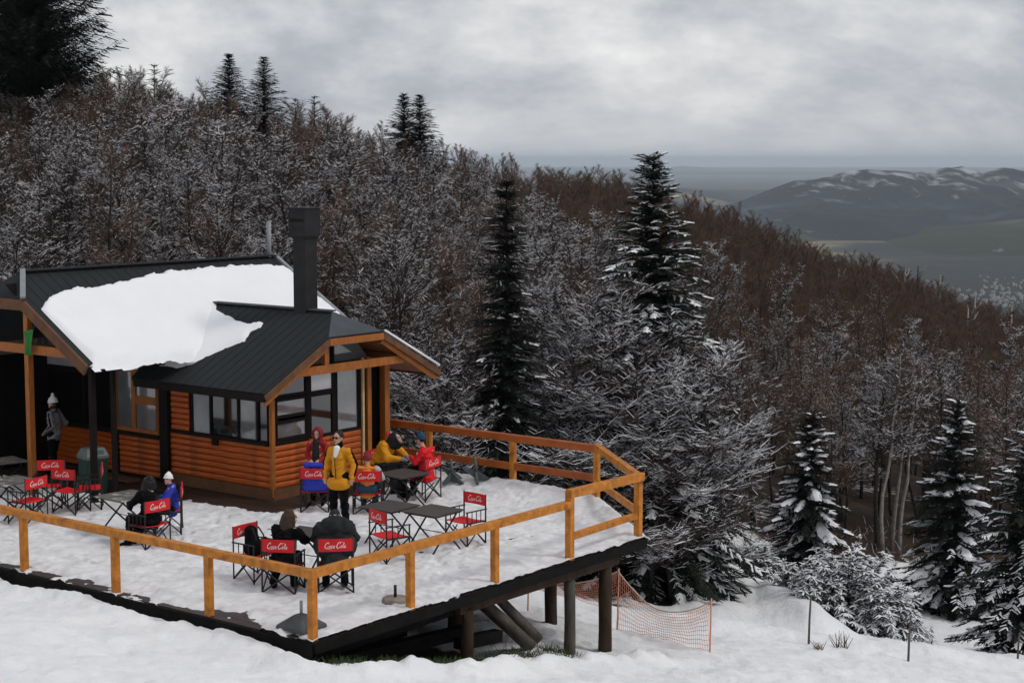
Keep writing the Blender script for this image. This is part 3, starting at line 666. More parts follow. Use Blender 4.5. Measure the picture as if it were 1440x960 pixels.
# wing, long side (wall coordinate runs from y=3.06 down to 0)
def ly(px, py): return 3.06 - hx(px, py, 0).y
a, b_, c_, d_, e_ = ly(271, 580), ly(297, 580), ly(336, 580), ly(363, 580), 3.0
window((0, 3.06), LS, a - .03, e_, 1.12, 2.30, [(a, b_, 1.17, 2.25, 'blind_sky_grey'), (b_, c_, 1.17, 2.25, 'glass'), (c_, d_, 1.17, 2.25, 'glass_sky_tint'), (d_, e_ - .02, 1.17, 2.25, 'glass')])
f = MB(); f.beam((-.05, 3.0, 1.14), (-.05, .06, 1.14), .10, .07); f.build('sill', 'dark_frame', lodge)
f = MB(); f.box((-.08, 1.62, 1.04), (.05, .16, .14)); f.build('sill_bracket', 'dark_frame', lodge)
# gable front
window((0, 0), 0, .05, 1.02, 1.12, 2.5, [(.10, .97, 1.22, 1.56, 'glass_sky_tint'), (.10, .97, 1.68, 2.02, 'glass_sky_tint'), (.10, .97, 2.10, 2.45, 'glass')])
window((0, 0), 0, 1.02, 1.80, 1.12, 2.62, [(1.07, 1.75, 1.17, 2.02, 'glass'), (1.07, 1.75, 2.08, 2.56, 'blind')])
window((0, 0), 0, 1.80, 2.58, 1.14, 2.62, [(1.85, 2.53, 1.19, 2.56, 'glass_sky_tint')])
# the triangular panes above the tie beam
f = MB(); f.prism([(.55, .05, 2.64), (2.9, .05, 2.64), (2.4, .05, zw(2.4) - .16), (1.1, .05, zw(1.1) - .16)], (0, .02, 0)); f.build('gable_pane', 'glass_sky_tint', lodge)
f = MB(); f.box((1.78, .03, 2.95), (.07, .08, .62)); f.box((.95, .03, 2.85), (.07, .08, .44)); f.build('gable_mullion', 'dark_frame', lodge)
# porch wall
def lz(px, py): return 8.3 - hx(px, py, 0).y
p1, p2, p3 = lz(45, 540), lz(66, 540), lz(118, 540)
window((0, 8.3), LS, p1 - .05, lz(160, 560), .94, 2.62, [(p1, p2, 2.18, 2.56, 'blind_sky_grey'), (p2, p3, 2.22, 2.56, 'blind_sky_grey'), (p1, p2, 1.0, 2.12, 'glass'), (p2, p3, 1.0, 2.16, 'glass'), (p3, lz(158, 560), 1.0, 2.56, 'glass')])  # upper panes: sky seen in the glass is put into their pale colour
q1, q2, q3 = lz(162, 560), lz(188, 560), lz(224, 560)
window((0, 8.3), LS, q1, q3, .98, 2.38, [(q1 + .05, q2, 1.04, 2.32, 'glass_sky_tint'), (q2 + .04, q3 - .05, 1.04, 1.66, 'glass_sky_tint'), (q2 + .04, q3 - .05, 1.74, 2.32, 'glass_sky_tint')], 'trim', .09)
f = MB(); f.beam((-.06, 8.2, .95), (-.06, 3.35, .95), .16, .07); f.build('sill', 'dark_frame', lodge)
f = MB(); f.beam((-.04, 5.3, 2.46), (-.04, 3.3, 2.46), .12, .15); f.build('lintel', 'soffit', lodge)

# chimney and vent
ch = Vector((1.80, .80))
f = MB(); f.box((ch.x, ch.y, 4.45), (.36, .36, 1.6)); chim = f.build('chimney', 'chimney', lodge, bevel=.01)
f = MB(); f.box((ch.x, ch.y, 5.55), (.47, .47, .58)); f.box((ch.x, ch.y, 5.24), (.40, .40, .05)); f.box((ch.x, ch.y, 5.85), (.50, .50, .03)); f.build('chimney_cap', 'chimney', chim, bevel=.008)
for k in (-1, 1):
    f = MB(); f.box((ch.x + .236 * k, ch.y, 5.6), (.006, .40, .06)); f.build('vent_slot', 'dark_frame', chim)
f = MB(); f.tube([(4.85, MY, 4.4), (4.85, MY, 5.38)], .055, 8); f.build('vent_pipe', 'flashing', lodge, smooth=True)

# ------------------------------------------------------------------ the deck
deck = empty('timber_deck', DA, PHI, 'snow covered timber deck on log posts in front of the lodge', 'deck')
OUT = [(0, 0), (8.55, 0), (10.75, 2.5), (10.75, 8.9), (7.4, 10.2), (7.4, 22), (0, 22)]
def inside(s, t): return poly_sd(np.array([[s, t]], float), OUT)[0]
# planks run along the second axis
def plank_mesh(L): 
    mb = MB(); mb.box((0, L / 2, -.02), (.176, L, .04)); return mb.data('plank', 'wet_plank')
pm = {}
s = .0
for k in range(57):
    s0 = .1 + k * .19
    if s0 > 10.7: break
    lo = 0.02 if s0 < 8.5 else (s0 - 8.5) * 2.5 / 2.2 + .05
    hi = 21.9 if s0 < 7.4 else 9.9 - (s0 - 7.4) * .30
    L = round(hi - lo, 2)
    if L not in pm: pm[L] = plank_mesh(L)
    o = link('plank', pm[L], deck); o.location = (s0, lo, -.003 * (k % 3))
# dark rim boards, beams and joists
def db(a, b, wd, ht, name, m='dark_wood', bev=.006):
    f = MB(); f.beam(a, b, wd, ht); return f.build(name, m, deck, bevel=bev)
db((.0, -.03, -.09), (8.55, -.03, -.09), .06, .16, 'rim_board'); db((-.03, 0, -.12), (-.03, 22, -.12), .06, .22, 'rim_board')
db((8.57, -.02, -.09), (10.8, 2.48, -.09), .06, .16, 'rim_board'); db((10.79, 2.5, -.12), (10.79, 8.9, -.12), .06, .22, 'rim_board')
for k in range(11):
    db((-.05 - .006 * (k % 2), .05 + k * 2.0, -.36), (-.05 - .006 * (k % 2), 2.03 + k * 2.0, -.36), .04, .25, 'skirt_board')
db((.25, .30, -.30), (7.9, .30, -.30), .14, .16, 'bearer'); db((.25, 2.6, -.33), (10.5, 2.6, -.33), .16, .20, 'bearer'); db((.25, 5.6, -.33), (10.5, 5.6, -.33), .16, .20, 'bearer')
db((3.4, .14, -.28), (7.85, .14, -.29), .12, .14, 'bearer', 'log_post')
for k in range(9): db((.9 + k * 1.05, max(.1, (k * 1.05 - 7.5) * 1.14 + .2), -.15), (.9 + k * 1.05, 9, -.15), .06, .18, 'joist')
def logpost(px, py_top, py_bot, s, t, r, m, lean=0.0):
    P = dk(s, t); z = gz(P.x, P.y) - .25
    f = MB(); pts = []; rs = []; n = 7
    for i in range(n):
        u = i / (n - 1); pts.append((s + lean * (1 - u) + .012 * math.sin(5 * u + s), t + .01 * math.cos(4 * u + s), z + (-.30 - z) * u)); rs.append(r * (1.06 - .1 * u + .03 * math.sin(9 * u + s)))
    f.tube(pts, rs, 12); return f.build('log_post', m, deck, smooth=True)
for s_, t_, r_, m_, ln in ((3.62, .12, .105, 'log_post', 0), (6.55, .22, .10, 'log_grey', 0), (7.62, .20, .12, 'log_post', -.03), (5.55, 2.0, .12, 'log_post', 0), (9.2, 2.6, .12, 'log_post', 0), (2.2, 2.6, .12, 'log_post', 0), (4.2, 5.6, .12, 'log_post', 0), (8.2, 5.6, .12, 'log_post', 0), (10.3, 5.6, .12, 'log_post', 0)):
    logpost(0, 0, 0, s_, t_, r_, m_, ln)
# slanted timbers leaning under the deck and sleepers stacked in the dark
for a, b in (((4.55, .5, -.45), (5.5, .25, -1.35)), ((4.95, .6, -.42), (5.75, .3, -1.3)), ((4.75, .85, -.5), (5.85, .6, -1.5))):
    f = MB(); f.tube([a, b], [.085, .095], 10); f.build('brace', 'log_grey', deck, smooth=True)
for a, b, h_ in (((1.4, .9, -.78), (4.3, .75, -.92), .2), ((3.9, .55, -1.0), (4.9, .5, -1.08), .2), ((.6, 1.4, -.62), (3.4, 1.3, -.75), .25)):
    db(a, b, .2, h_, 'sleeper')
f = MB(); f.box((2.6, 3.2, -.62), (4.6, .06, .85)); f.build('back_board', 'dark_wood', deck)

# the snow on the deck: thin and trodden, thicker by the far rail, bare along the left edge and by the lodge
hwl = [dkinv(HW + E1 * x + E2 * y) for x, y in ((-1.3, 13), (-1.3, 2.2), (-.55, 1.6), (-.55, -.5), (2.4, -.5), (3.2, .6), (3.2, 13))]
hp = [(h[0], h[1]) for h in hwl]
rf = random.Random(9); FEET = []
for k in range(46):
    x_, y_, a_ = rf.uniform(.5, 9.6), rf.uniform(.5, 9), rf.uniform(0, 6.28)
    for q in range(rf.randint(5, 14)):
        a_ += rf.gauss(0, .22); x_ += .34 * math.cos(a_); y_ += .34 * math.sin(a_); s_ = .09 if q % 2 else -.09
        FEET.append((x_ - s_ * math.sin(a_), y_ + s_ * math.cos(a_), math.cos(a_), math.sin(a_)))
def deck_th(X, Y):
    X = np.asarray(X, float); Y = np.asarray(Y, float)
    sd_ = poly_sd(np.stack([X, Y], -1), OUT); hs = -poly_sd(np.stack([X, Y], -1), hp)
    T = .045 + .030 * fbm(X * 1.1, Y * 1.1, 4) + .034 * fbm(X * 4.0, Y * 4.0, 3, .6) + .020 * fbm(X * 11, Y * 11, 2)
    far = np.exp(-((10.45 - X) / .55) ** 2) * sstep(1.8, 3.2, Y) + np.exp(-((X - 8.55 - (Y - .0) * .88) / .35) ** 2) * sstep(.1, .6, Y) * sstep(3.5, 2.4, Y) * .6
    T = T + far * (.17 + .10 * fbm(X * 1.6, Y * 1.6, 3))
    T = T - sstep(.75, .0, hs + .35 * fbm(X * 1.3, Y * 1.3, 3)) * .2
    l = sstep(.50, .06, X + .35 * fbm(X * .6, Y * .9, 3) + .12 * fbm(X * 3, Y * 3, 2)) * sstep(-.2, 1.2, Y)
    T = T - l * .105 * (.75 + 1.1 * fbm(X * 2.2, Y * 2.2, 3))
    T = np.minimum(T, (sd_ + .05) * .9 + .02)
    T = np.where(Y < .25, np.minimum(T, .035 + .05 * np.abs(fbm(X * 5, Y * 5, 2))), T)
    for cx_, cy_, ca, sa in FEET:               # boot prints trodden into the snow
        m_ = (np.abs(X - cx_) < .25) & (np.abs(Y - cy_) < .25)
        if not m_.any(): continue
        dx_, dy_ = X[m_] - cx_, Y[m_] - cy_; u = (dx_ * ca + dy_ * sa) / .15; v = (-dx_ * sa + dy_ * ca) / .065; r2 = u * u + v * v
        T[m_] += -.030 * np.exp(-r2 * r2) + .010 * np.exp(-(r2 - 1.9) ** 2)
    return np.clip(T, -.05, .5)
ds = sheet('snow', 'deck_snow', deck, -.02, 10.8, -.02, 14.5, .037, lambda X, Y: 0 * X, deck_th, lambda X, Y, T: (T > -.045))
def dz(P):                                       # snow surface height on the deck
    s, t = dkinv(P); return max(0.0, float(deck_th(np.array([s]), np.array([t]))[0]))

# railings: posts, top rails, mid rails
rail = empty('deck_railing', dk(0, 0), PHI, 'orange timber railing round the edge of the snowy deck', 'railing')
def rpost(s, t, h, m='rail_wood', w_=.11, z0=-.3):
    f = MB(); f.box((s, t, (h + z0) / 2), (w_, w_, h - z0)); f.build('post', m, rail, bevel=.007)
def rrail(a, b, m='rail_wood', wd=.13, ht=.125, name='top_rail'):
    f = MB(); f.beam(a, b, wd, ht); f.build(name, m, rail, bevel=.01)
hA = .93
for t_ in (0.02, 2.21, 4.40, 6.78, 9.1, 11.5, 13.9): rpost(.07, t_ + .05, hA, z0=-.0)
for s_ in (2.19, 4.27): rpost(s_, .07, hA, z0=-.0)
rpost(6.34, .07, 1.20, w_=.12, z0=-.0)
rrail((.07, .0, hA + .05), (.07, 15.0, hA + .05)); rrail((.0, .07, hA + .052), (6.30, .07, hA + .052))
rpost(8.50, .10, 1.06, w_=.12, z0=-.0)
rrail((6.28, .06, 1.17), (8.56, .06, 1.14), ht=.15); rrail((6.38, .08, .40), (8.46, .10, .43), ht=.13, wd=.06, name='mid_rail')
rpost(10.62, 2.52, 1.04); rpost(10.62, 4.65, 1.04); rpost(10.62, 6.95, 1.04)
rrail((8.46, .06, 1.14), (10.66, 2.56, 1.14), ht=.13); rrail((8.5, .16, .52), (10.6, 2.45, .42), ht=.14, wd=.06, name='mid_rail')
rrail((10.62, 2.48, 1.11), (10.62, 8.75, 1.11), m='rail_red', ht=.15); rrail((10.60, 2.55, .52), (10.60, 8.7, .52), m='rail_red', ht=.15, wd=.06, name='mid_rail')
rpost(10.62, 8.65, 1.04)
# ------------------------------------------------------------------ red folding armchairs with script lettering
def spline(pts, n=6):
    P = [Vector((p[0], p[1], 0)) for p in pts]; out = []
    Q = [P[0] * 2 - P[1]] + P + [P[-1] * 2 - P[-2]]
    for i in range(1, len(Q) - 2):
        for k in range(n):
            t = k / n; a, b, c, d = Q[i - 1], Q[i], Q[i + 1], Q[i + 2]
            out.append(.5 * ((2 * b) + (c - a) * t + (2 * a - 5 * b + 4 * c - d) * t * t + (3 * b - a - 3 * c + d) * t ** 3))
    return out + [P[-1]]
def oval(cx, cy, rx, ry): return [(cx + rx * math.cos(a) + .22 * ry * math.sin(a), cy + ry * math.sin(a)) for a in [k * math.pi / 4 + .6 for k in range(9)]]
STROKES = [
 ([(2.2, 1.95), (2.15, 2.45), (1.65, 2.6), (.95, 2.1), (.5, 1.3), (.5, .5), (1.0, .15), (1.65, .35), (2.1, .9)], .26),
 (oval(2.95, .75, .36, .46), .20), ([(4.35, 1.1), (4.1, 1.28), (3.75, .95), (3.72, .45), (4.0, .22), (4.4, .45)], .20),
 (oval(5.0, .75, .34, .46), .20), ([(5.45, 1.2), (5.32, .6), (5.42, .28), (5.68, .42)], .18),
 ([(5.95, .85), (6.4, .92)], .20),
 ([(8.35, 1.95), (8.3, 2.5), (7.8, 2.65), (7.1, 2.1), (6.7, 1.3), (6.7, .5), (7.2, .15), (7.85, .35), (8.3, .9)], .26),
 (oval(9.05, .75, .36, .46), .20), ([(9.6, .6), (10.05, 1.4), (10.3, 2.2), (10.15, 2.4), (9.98, 1.8), (9.9, .7), (10.05, .28), (10.3, .45)], .18),
 (oval(10.85, .75, .34, .46), .20), ([(11.3, 1.2), (11.17, .6), (11.27, .28), (11.6, .5)], .18),
 ([(1.0, .15), (1.9, -.2), (3.2, -.12), (4.3, -.02)], .10), ([(8.3, 2.5), (9.0, 2.75), (9.8, 2.62)], .10)]
def lettering_mesh():
    mb = MB(); k = .030
    for pts, wd in STROKES:
        S = spline(pts); o = len(mb.v)
        for i, p in enumerate(S):
            d = (S[min(i + 1, len(S) - 1)] - S[max(i - 1, 0)]); d = d.normalized() if d.length else Vector((1, 0, 0))
            nrm = Vector((-d.y, d.x, 0)); u = i / (len(S) - 1); ww = wd * (.65 + .5 * math.sin(math.pi * u)) * .62
            for s_ in (1, -1):
                q = p + nrm * ww * s_; mb.v.append(((q.x + q.y * .18 - 6.2) * k, 0, (q.y - 1.3) * k * 1.25))
        for i in range(len(S) - 1):
            mb.f.append((o + 2 * i, o + 2 * i + 1, o + 2 * i + 3, o + 2 * i + 2)); mb.m.append(0)
    return mb.data('lettering', 'white_print')
def make_chair():
    t = empty('folding_chair', (0, 0, 0), 0); W_, D_ = .275, .23
    mb = MB(); nx, ny = 8, 6      # slightly sagging seat cloth, with thickness
    top = [[(-W_ + .01 + (2 * W_ - .02) * i / nx, -D_ + .02 + (2 * D_ - .03) * j / ny, .435 - .03 * math.sin(math.pi * i / nx) * (.6 + .4 * math.sin(math.pi * j / ny))) for j in range(ny + 1)] for i in range(nx + 1)]
    vs = [p for r in top for p in r]; nv = len(vs); vs += [(p[0], p[1], p[2] - .008) for p in vs[:nv]]
    I = lambda i, j: i * (ny + 1) + j
    fs = []
    for i in range(nx):
        for j in range(ny):
            a, b, c, d = I(i, j), I(i + 1, j), I(i + 1, j + 1), I(i, j + 1); fs += [(a, b, c, d), (nv + d, nv + c, nv + b, nv + a)]
    mb.add(vs, fs)
    for j in (0, ny):
        for i in range(nx): mb.f.append((I(i, j), nv + I(i, j), nv + I(i + 1, j), I(i + 1, j))); mb.m.append(0)
    mb.build('seat', 'chair_red', t, smooth=True)
    mb = MB(); n = 8; vs = []
    for k in range(n + 1):
        x = -W_ - .012 + (2 * W_ + .024) * k / n; sag = -.028 * math.sin(math.pi * k / n)
        for z in (.685, .785, .885): vs.append((x, -D_ + sag + .008, z))
        for z in (.685, .785, .885): vs.append((x, -D_ + sag - .008, z))
    fs = []
    for k in range(n):
        a = 6 * k; b = a + 6
        fs += [(a, a + 1, b + 1, b), (a + 1, a + 2, b + 2, b + 1), (a + 4, a + 3, b + 3, b + 4), (a + 5, a + 4, b + 4, b + 5), (a + 2, a + 5, b + 5, b + 2), (a + 3, a, b, b + 3)]
    fs += [(0, 3, 4, 1), (1, 4, 5, 2), (6 * n + 1, 6 * n + 4, 6 * n + 3, 6 * n), (6 * n + 2, 6 * n + 5, 6 * n + 4, 6 * n + 1)]
    mb.add(vs, fs); back = mb.build('backrest', 'chair_red', t, smooth=False)
    lm = lettering_mesh()
    for me in (lm,):
        for v in me.vertices: v.co.y = -.028 * math.sin(math.pi * (v.co.x + W_) / (2 * W_))
    a = link('lettering', lm, back); a.location = (0, -D_ - .0105, .785)
    lm2 = lm.copy(); 
    for v in lm2.vertices: v.co.y = -v.co.y
    b = link('lettering', lm2, back); b.location = (0, -D_ + .0105, .785); b.rotation_euler = (0, 0, math.pi)
    def bar(name, p, q, r=.0145, n=6):
        f = MB(); f.tube([p, q], r, n); return f.build(name, 'chair_metal', t, smooth=True)
    for s in (-1, 1):
        x = s * W_
        bar('post', (x, -D_, 0), (x, -D_, .895)); bar('post', (x, D_, 0), (x, D_, .625))
        f = MB(); f.box((x, 0, .632), (.035, 2 * D_ + .05, .018)); f.build('armrest', 'chair_metal', t, bevel=.004)
        bar('side_rail', (x, -D_, .42), (x, D_, .42)); 
        for k in (-.11, 0, .11): bar('side_bar', (x, k, .42), (x, k, .63), .009, 5)
        bar('brace', (x, -D_, .03), (x, .06, .30), .012, 5); bar('brace', (x, D_, .03), (x, -.06, .30), .012, 5)
    for y in (-D_, D_):
        for s in (-1, 1): bar('leg', (-W_ * s, y + .012 * s, .02), (W_ * s, y + .012 * s, .41))
    return t
chair0 = make_chair(); remember(chair0)
_first = [True]
DEG = math.degrees
def place_chair(px, py, ang, label):
    """ang: direction the sitter faces, degrees from +X"""
    P = G(px, py); o = chair0 if _first[0] else copy_tree(chair0); _first[0] = False
    o.location = (P.x, P.y, dz(P) - .005); o.rotation_euler = (0, 0, R(ang - 90))
    tag(o, label, 'chair', 'red folding armchairs on the deck'); return o
CH = {}
CH['c1'] = place_chair(40, 737, 150, 'leftmost red armchair, seen from behind just above the left railing post')
CH['c2'] = place_chair(70, 716, 276, 'red armchair below the man in grey, behind the leftmost armchair')
CH['c3'] = place_chair(101, 724, 66, 'red armchair second from left in the front row, left of the rubbish bin')
CH['c4'] = place_chair(127, 718, 192, 'red armchair standing directly in front of the green rubbish bin')
CH['c5'] = place_chair(211, 770, 140, 'red armchair at the slatted table with a person in black in it')
CH['c6'] = place_chair(238, 752, 189, 'red armchair seen side on, under the person in white hat and blue jacket')
CH['c7'] = place_chair(360, 817, -36, 'red armchair with a black backpack on its seat')
CH['c8'] = place_chair(399, 833, 78, 'red armchair under the woman with long brown hair')
CH['c9'] = place_chair(472, 833, 98, 'red armchair under the broad person in charcoal hood, next to the corner post')
CH['c10'] = place_chair(548, 790, 36, 'empty red armchair left of the pair of brown tables')
CH['c11'] = place_chair(655, 765, 226, 'empty red armchair at the right end of the brown tables')
CH['c12'] = place_chair(446, 721, 84, 'red armchair with a blue jacket hung over its back by the lodge wall')
CH['c13'] = place_chair(518, 722, 90, 'red armchair under the child in orange and grey')
CH['c14'] = place_chair(596, 704, 148, 'red armchair under the person in red jacket and blue cap')
CH['c15'] = place_chair(536, 694, -25, 'red armchair mostly hidden under the crouched person in yellow')

# ------------------------------------------------------------------ folding tables
def make_table(slats=False, size=(.80, .78)):
    t = empty('folding_table', (0, 0, 0)); a, b = size[0] / 2, size[1] / 2
    if slats:
        for k in range(8):
            f = MB(); f.box((0, -b + (k + .5) * 2 * b / 8, .70), (2 * a, 2 * b / 8 - .018, .02)); f.build('slat', 'table_slat', t)
        f = MB()
        for x in (-a + .06, a - .06): f.box((x, 0, .679), (.04, 2 * b - .03, .02))
        f.build('batten', 'chair_metal', t)
    else:
        f = MB(); f.box((0, 0, .70), (2 * a, 2 * b, .022)); f.build('table_top', 'table_top', t, bevel=.006)
        f = MB()
        for s in (-1, 1): f.box((s * (a - .05), 0, .675), (.03, 2 * b - .08, .025)); f.box((0, s * (b - .05), .672), (2 * a - .16, .03, .025))
        f.build('apron', 'chair_metal', t)
    for s in (-1, 1):
        for k in (-1, 1):
            f = MB(); f.tube([(-k * (a - .04), s * (b - .09) + .012 * k, 0), (k * (a - .08), s * (b - .09) + .012 * k, .67)], .016, 6); f.build('leg', 'chair_metal', t, smooth=True)
    f = MB(); f.tube([(0, -b + .09, .335), (0, b - .09, .335)], .009, 6); f.build('stretcher', 'chair_metal', t, smooth=True)
    return t
def place_table(o, px, py, ang, label, z=.70):
    P = G(px, py, z); o.location = (P.x, P.y, dz(P) - .004); o.rotation_euler = (0, 0, R(ang)); tag(o, label, 'table', 'folding tables on the deck'); return o
tb = make_table(); remember(tb)
place_table(tb, 548, 713, 52, 'brown folding table nearer the lodge of the pushed together pair')
place_table(copy_tree(tb), 609, 722, 52, 'brown folding table on the right of the pushed together pair')
place_table(copy_tree(tb), 428, 755, 60, 'brown folding table between the long haired woman and the corner of the deck')
place_table(copy_tree(tb), 566, 668, 45, 'brown folding table between the person in yellow and the person in red')
ts = make_table(True, (.86, .82)); remember(ts)
place_table(ts, 178, 700, 50, 'slatted grey table with patches of snow by the person in white hat')
place_table(copy_tree(ts), 14, 678, 50, 'slatted grey table at the left edge behind the leftmost armchair')
ct = make_table(True, (.9, .8))
place_table(ct, 0, 650, 40, 'slatted grey table in the dark of the porch at the left edge')

# ------------------------------------------------------------------ people
def remesh(o, vox, smooth=4, crumple=None):
    m = o.modifiers.new('remesh', 'REMESH'); m.mode = 'VOXEL'; m.voxel_size = vox; m.use_smooth_shade = True
    if smooth:
        s = o.modifiers.new('smooth', 'SMOOTH'); s.factor = .5; s.iterations = smooth
    dg = bpy.context.evaluated_depsgraph_get(); dg.update()
    me = bpy.data.meshes.new_from_object(o.evaluated_get(dg)); old = o.data; o.modifiers.clear(); o.data = me
    me.name = old.name; bpy.data.meshes.remove(old); me.polygons.foreach_set('use_smooth', [True] * len(me.polygons))
    n = len(me.vertices); co = np.empty(n * 3, np.float32); me.vertices.foreach_get('co', co); co = co.reshape(-1, 3)
    if crumple:                                  # folds and creases in the cloth
        no = np.empty(n * 3, np.float32); me.vertices.foreach_get('normal', no); no = no.reshape(-1, 3); k = (abs(hash_(co)) % 97)
        f_ = fbm(co[:, 0] * 9 + co[:, 2] * 3 + k, co[:, 2] * 15 + co[:, 1] * 8, 3, .6); co += no * (crumple * f_)[:, None]; me.vertices.foreach_set('co', co.ravel()); me.update()
    return o
def hash_(co): return int(abs(float(co.sum())) * 10)
V3 = Vector
def chain(mb, pts, rs):
    for i in range(len(pts) - 1): mb.capsule(pts[i], pts[i + 1], rs[i], rs[i + 1], 12)
POSE = {
 'stand': dict(pel=(0, 0, .95), che=(0, -.01, 1.28), nek=(0, 0, 1.47), head=(0, .025, 1.63),
   sh=[(-.165, 0, 1.40), (.165, 0, 1.40)], el=[(-.25, -.03, 1.14), (.25, -.03, 1.14)], wr=[(-.25, .07, .90), (.25, .07, .90)],
   hip=[(-.095, 0, .92), (.095, 0, .92)], kn=[(-.11, .03, .50), (.11, .03, .50)], an=[(-.12, -.02, .09), (.13, -.01, .09)], toe=[(-.15, .15, .04), (.17, .15, .04)]),
 'sit': dict(pel=(0, -.08, .54), che=(0, -.10, .88), nek=(0, -.06, 1.07), head=(0, -.02, 1.22),
   sh=[(-.17, -.09, 1.00), (.17, -.09, 1.00)], el=[(-.27, .05, .78), (.27, .05, .78)], wr=[(-.14, .24, .72), (.14, .24, .72)],
   hip=[(-.10, -.06, .53), (.10, -.06, .53)], kn=[(-.13, .36, .53), (.13, .36, .53)], an=[(-.13, .34, .10), (.13, .34, .10)], toe=[(-.15, .50, .05), (.15, .50, .05)]),
}
def pose(base, **k):
    p = {a: (list(b) if isinstance(b, list) else b) for a, b in POSE[base].items()}; p.update(k); return p
def hand(mb, wr, fore, side):
    """palm and five curled fingers at the end of the forearm direction"""
    d = fore.normalized(); up = Vector((0, 0, 1)); x = d.cross(up)
    if x.length < .2: x = Vector((side, 0, 0))
    x.normalize(); n = x.cross(d).normalized(); wr = Vector(wr)
    mb.capsule(wr, wr + d * .05, .026, .034, 8); mb.capsule(wr + d * .045 - x * .018, wr + d * .045 + x * .018, .022, .022, 8)
    for k, (o, L) in enumerate(((-.030, .060), (-.010, .072), (.010, .068), (.029, .052))):
        a = wr + d * .078 + x * o; b = a + d * L * .55 - n * .006; c = b + d * L * .32 - n * .022
        mb.capsule(a, b, .0095, .0085, 7); mb.capsule(b, c, .0085, .007, 7)
    a = wr + d * .03 - x * .03 * side; b = a + d * .03 - x * .026 * side - n * .008; c = b + d * .026 - x * .006 * side - n * .01
    mb.capsule(a, b, .012, .010, 7); mb.capsule(b, c, .010, .008, 7)
def person(loc, ang, p, label, jacket='black_cloth', trousers='black_cloth', boots='black_cloth', gloves=None, hat=None, hair='hair_black', hairlong=0.0,
           headyaw=0.0, headpitch=0.0, hood=None, sunglasses=False, collar=None, k=1.0, bulk=1.0, extras=None, stripe=None, gown=.0):
    t = empty('person', loc, R(ang - 90), label, 'person'); t.scale = (k, k, k)
    L = lambda q: Vector(p[q]) if not isinstance(p[q], list) else [Vector(v) for v in p[q]]
    pel, che, nek, hd = L('pel'), L('che'), L('nek'), L('head'); sh, el, wr, hip, kn, an, toe = (L(q) for q in ('sh', 'el', 'wr', 'hip', 'kn', 'an', 'toe'))
    # one continuous body
    b = MB(); q = Matrix.Rotation(R(headyaw), 3, 'Z') @ Matrix.Rotation(R(-headpitch), 3, 'X')
    hp_ = lambda x, y, z: hd + q @ Vector((x, y, z))
    b.sphere(hd + q @ Vector((0, -.008, .02)), .1, 14, 10, (.78, .95, 1.0), rot=q); b.sphere(hp_(0, .022, -.045), .07, 12, 8, (.85, .95, 1.05), rot=q)
    b.capsule(hp_(0, .085, .01), hp_(0, .105, -.022), .009, .015, 8); b.capsule(hp_(-.022, .082, -.062), hp_(.022, .082, -.062), .010, .010, 8); b.sphere(hp_(0, .075, -.095), .022, 8, 6)
    b.capsule(hp_(-.035, .078, .032), hp_(.035, .078, .032), .012, .012, 8)
    for s in (-1, 1): b.sphere(hp_(s * .078, -.005, -.01), .026, 8, 6, (.4, .8, 1.2), rot=q)
    b.capsule(nek, hp_(0, -.01, -.06), .055, .052)
    chain(b, [pel, che, nek], [.125, .13, .055]); b.capsule(sh[0], sh[1], .055, .055)
    for i in (0, 1):
        chain(b, [sh[i], el[i], wr[i]], [.05, .040, .028]); chain(b, [pel, hip[i], kn[i], an[i]], [.10, .085, .055, .038]); b.capsule(an[i] - Vector((0, 0, .03)), toe[i], .038, .030)
        hand(b, wr[i], wr[i] - el[i], (1, -1)[i])
    body = remesh(b.build('body', 'skin', t), .0115, 2)
    # clothes
    j = MB(); f = bulk
    chain(j, [pel + Vector((0, 0, .02)), (pel + che) / 2, che], [.150 * f, .148 * f, .152 * f]); j.capsule(sh[0] * .9 + che * .1, sh[1] * .9 + che * .1, .078 * f, .078 * f); j.capsule(che, nek - (nek - che) * .1, .14 * f, .075)
    d = (che - pel).normalized(); j.capsule(pel - d * .06 + Vector((-.05, 0, 0)), pel - d * .06 + Vector((.05, 0, 0)), .135 * f, .135 * f)
    for i in (0, 1): chain(j, [sh[i], el[i], wr[i] - (wr[i] - el[i]).normalized() * .01], [.076 * f, .066 * f, .05])
    for i in (0, 1):
        # sleeve folds
        for u in (.3, .62): c = sh[i].lerp(el[i], u); j.sphere(c, .074 * f, 10, 7, (1, 1, .55))
        for u in (.25, .6): c = el[i].lerp(wr[i], u); j.sphere(c, .062 * f, 10, 7, (1, 1, .55))
    if collar: pass
    remesh(j.build('jacket', jacket, t), .014, 2, .030)
    u = MB()
    for i in (0, 1): chain(u, [pel - Vector((0, 0, .02)), hip[i], kn[i], an[i] + Vector((0, 0, .03))], [.12, .105, .078, .066])
    for i in (0, 1): u.sphere(kn[i].lerp(an[i], .75), .07, 10, 7, (1, 1, .5))
    remesh(u.build('trousers', trousers, t), .014, 2, .024)
    for i in (0, 1):
        m = MB(); m.capsule(an[i] + Vector((0, 0, .10)), an[i] - Vector((0, 0, .02)), .062, .06); m.capsule(an[i] - Vector((0, 0, .03)), toe[i], .058, .045); m.capsule(an[i] + Vector((0, -.03, -.04)), toe[i] + Vector((0, .02, -.01)), .04, .035)
        remesh(m.build('boot', boots, t), .013, 2)
    if collar:
        m = MB(); m.capsule(nek - Vector((0, 0, .03)), nek + (hd - nek) * .35, .085, .078); remesh(m.build('collar', collar, t), .014, 2)
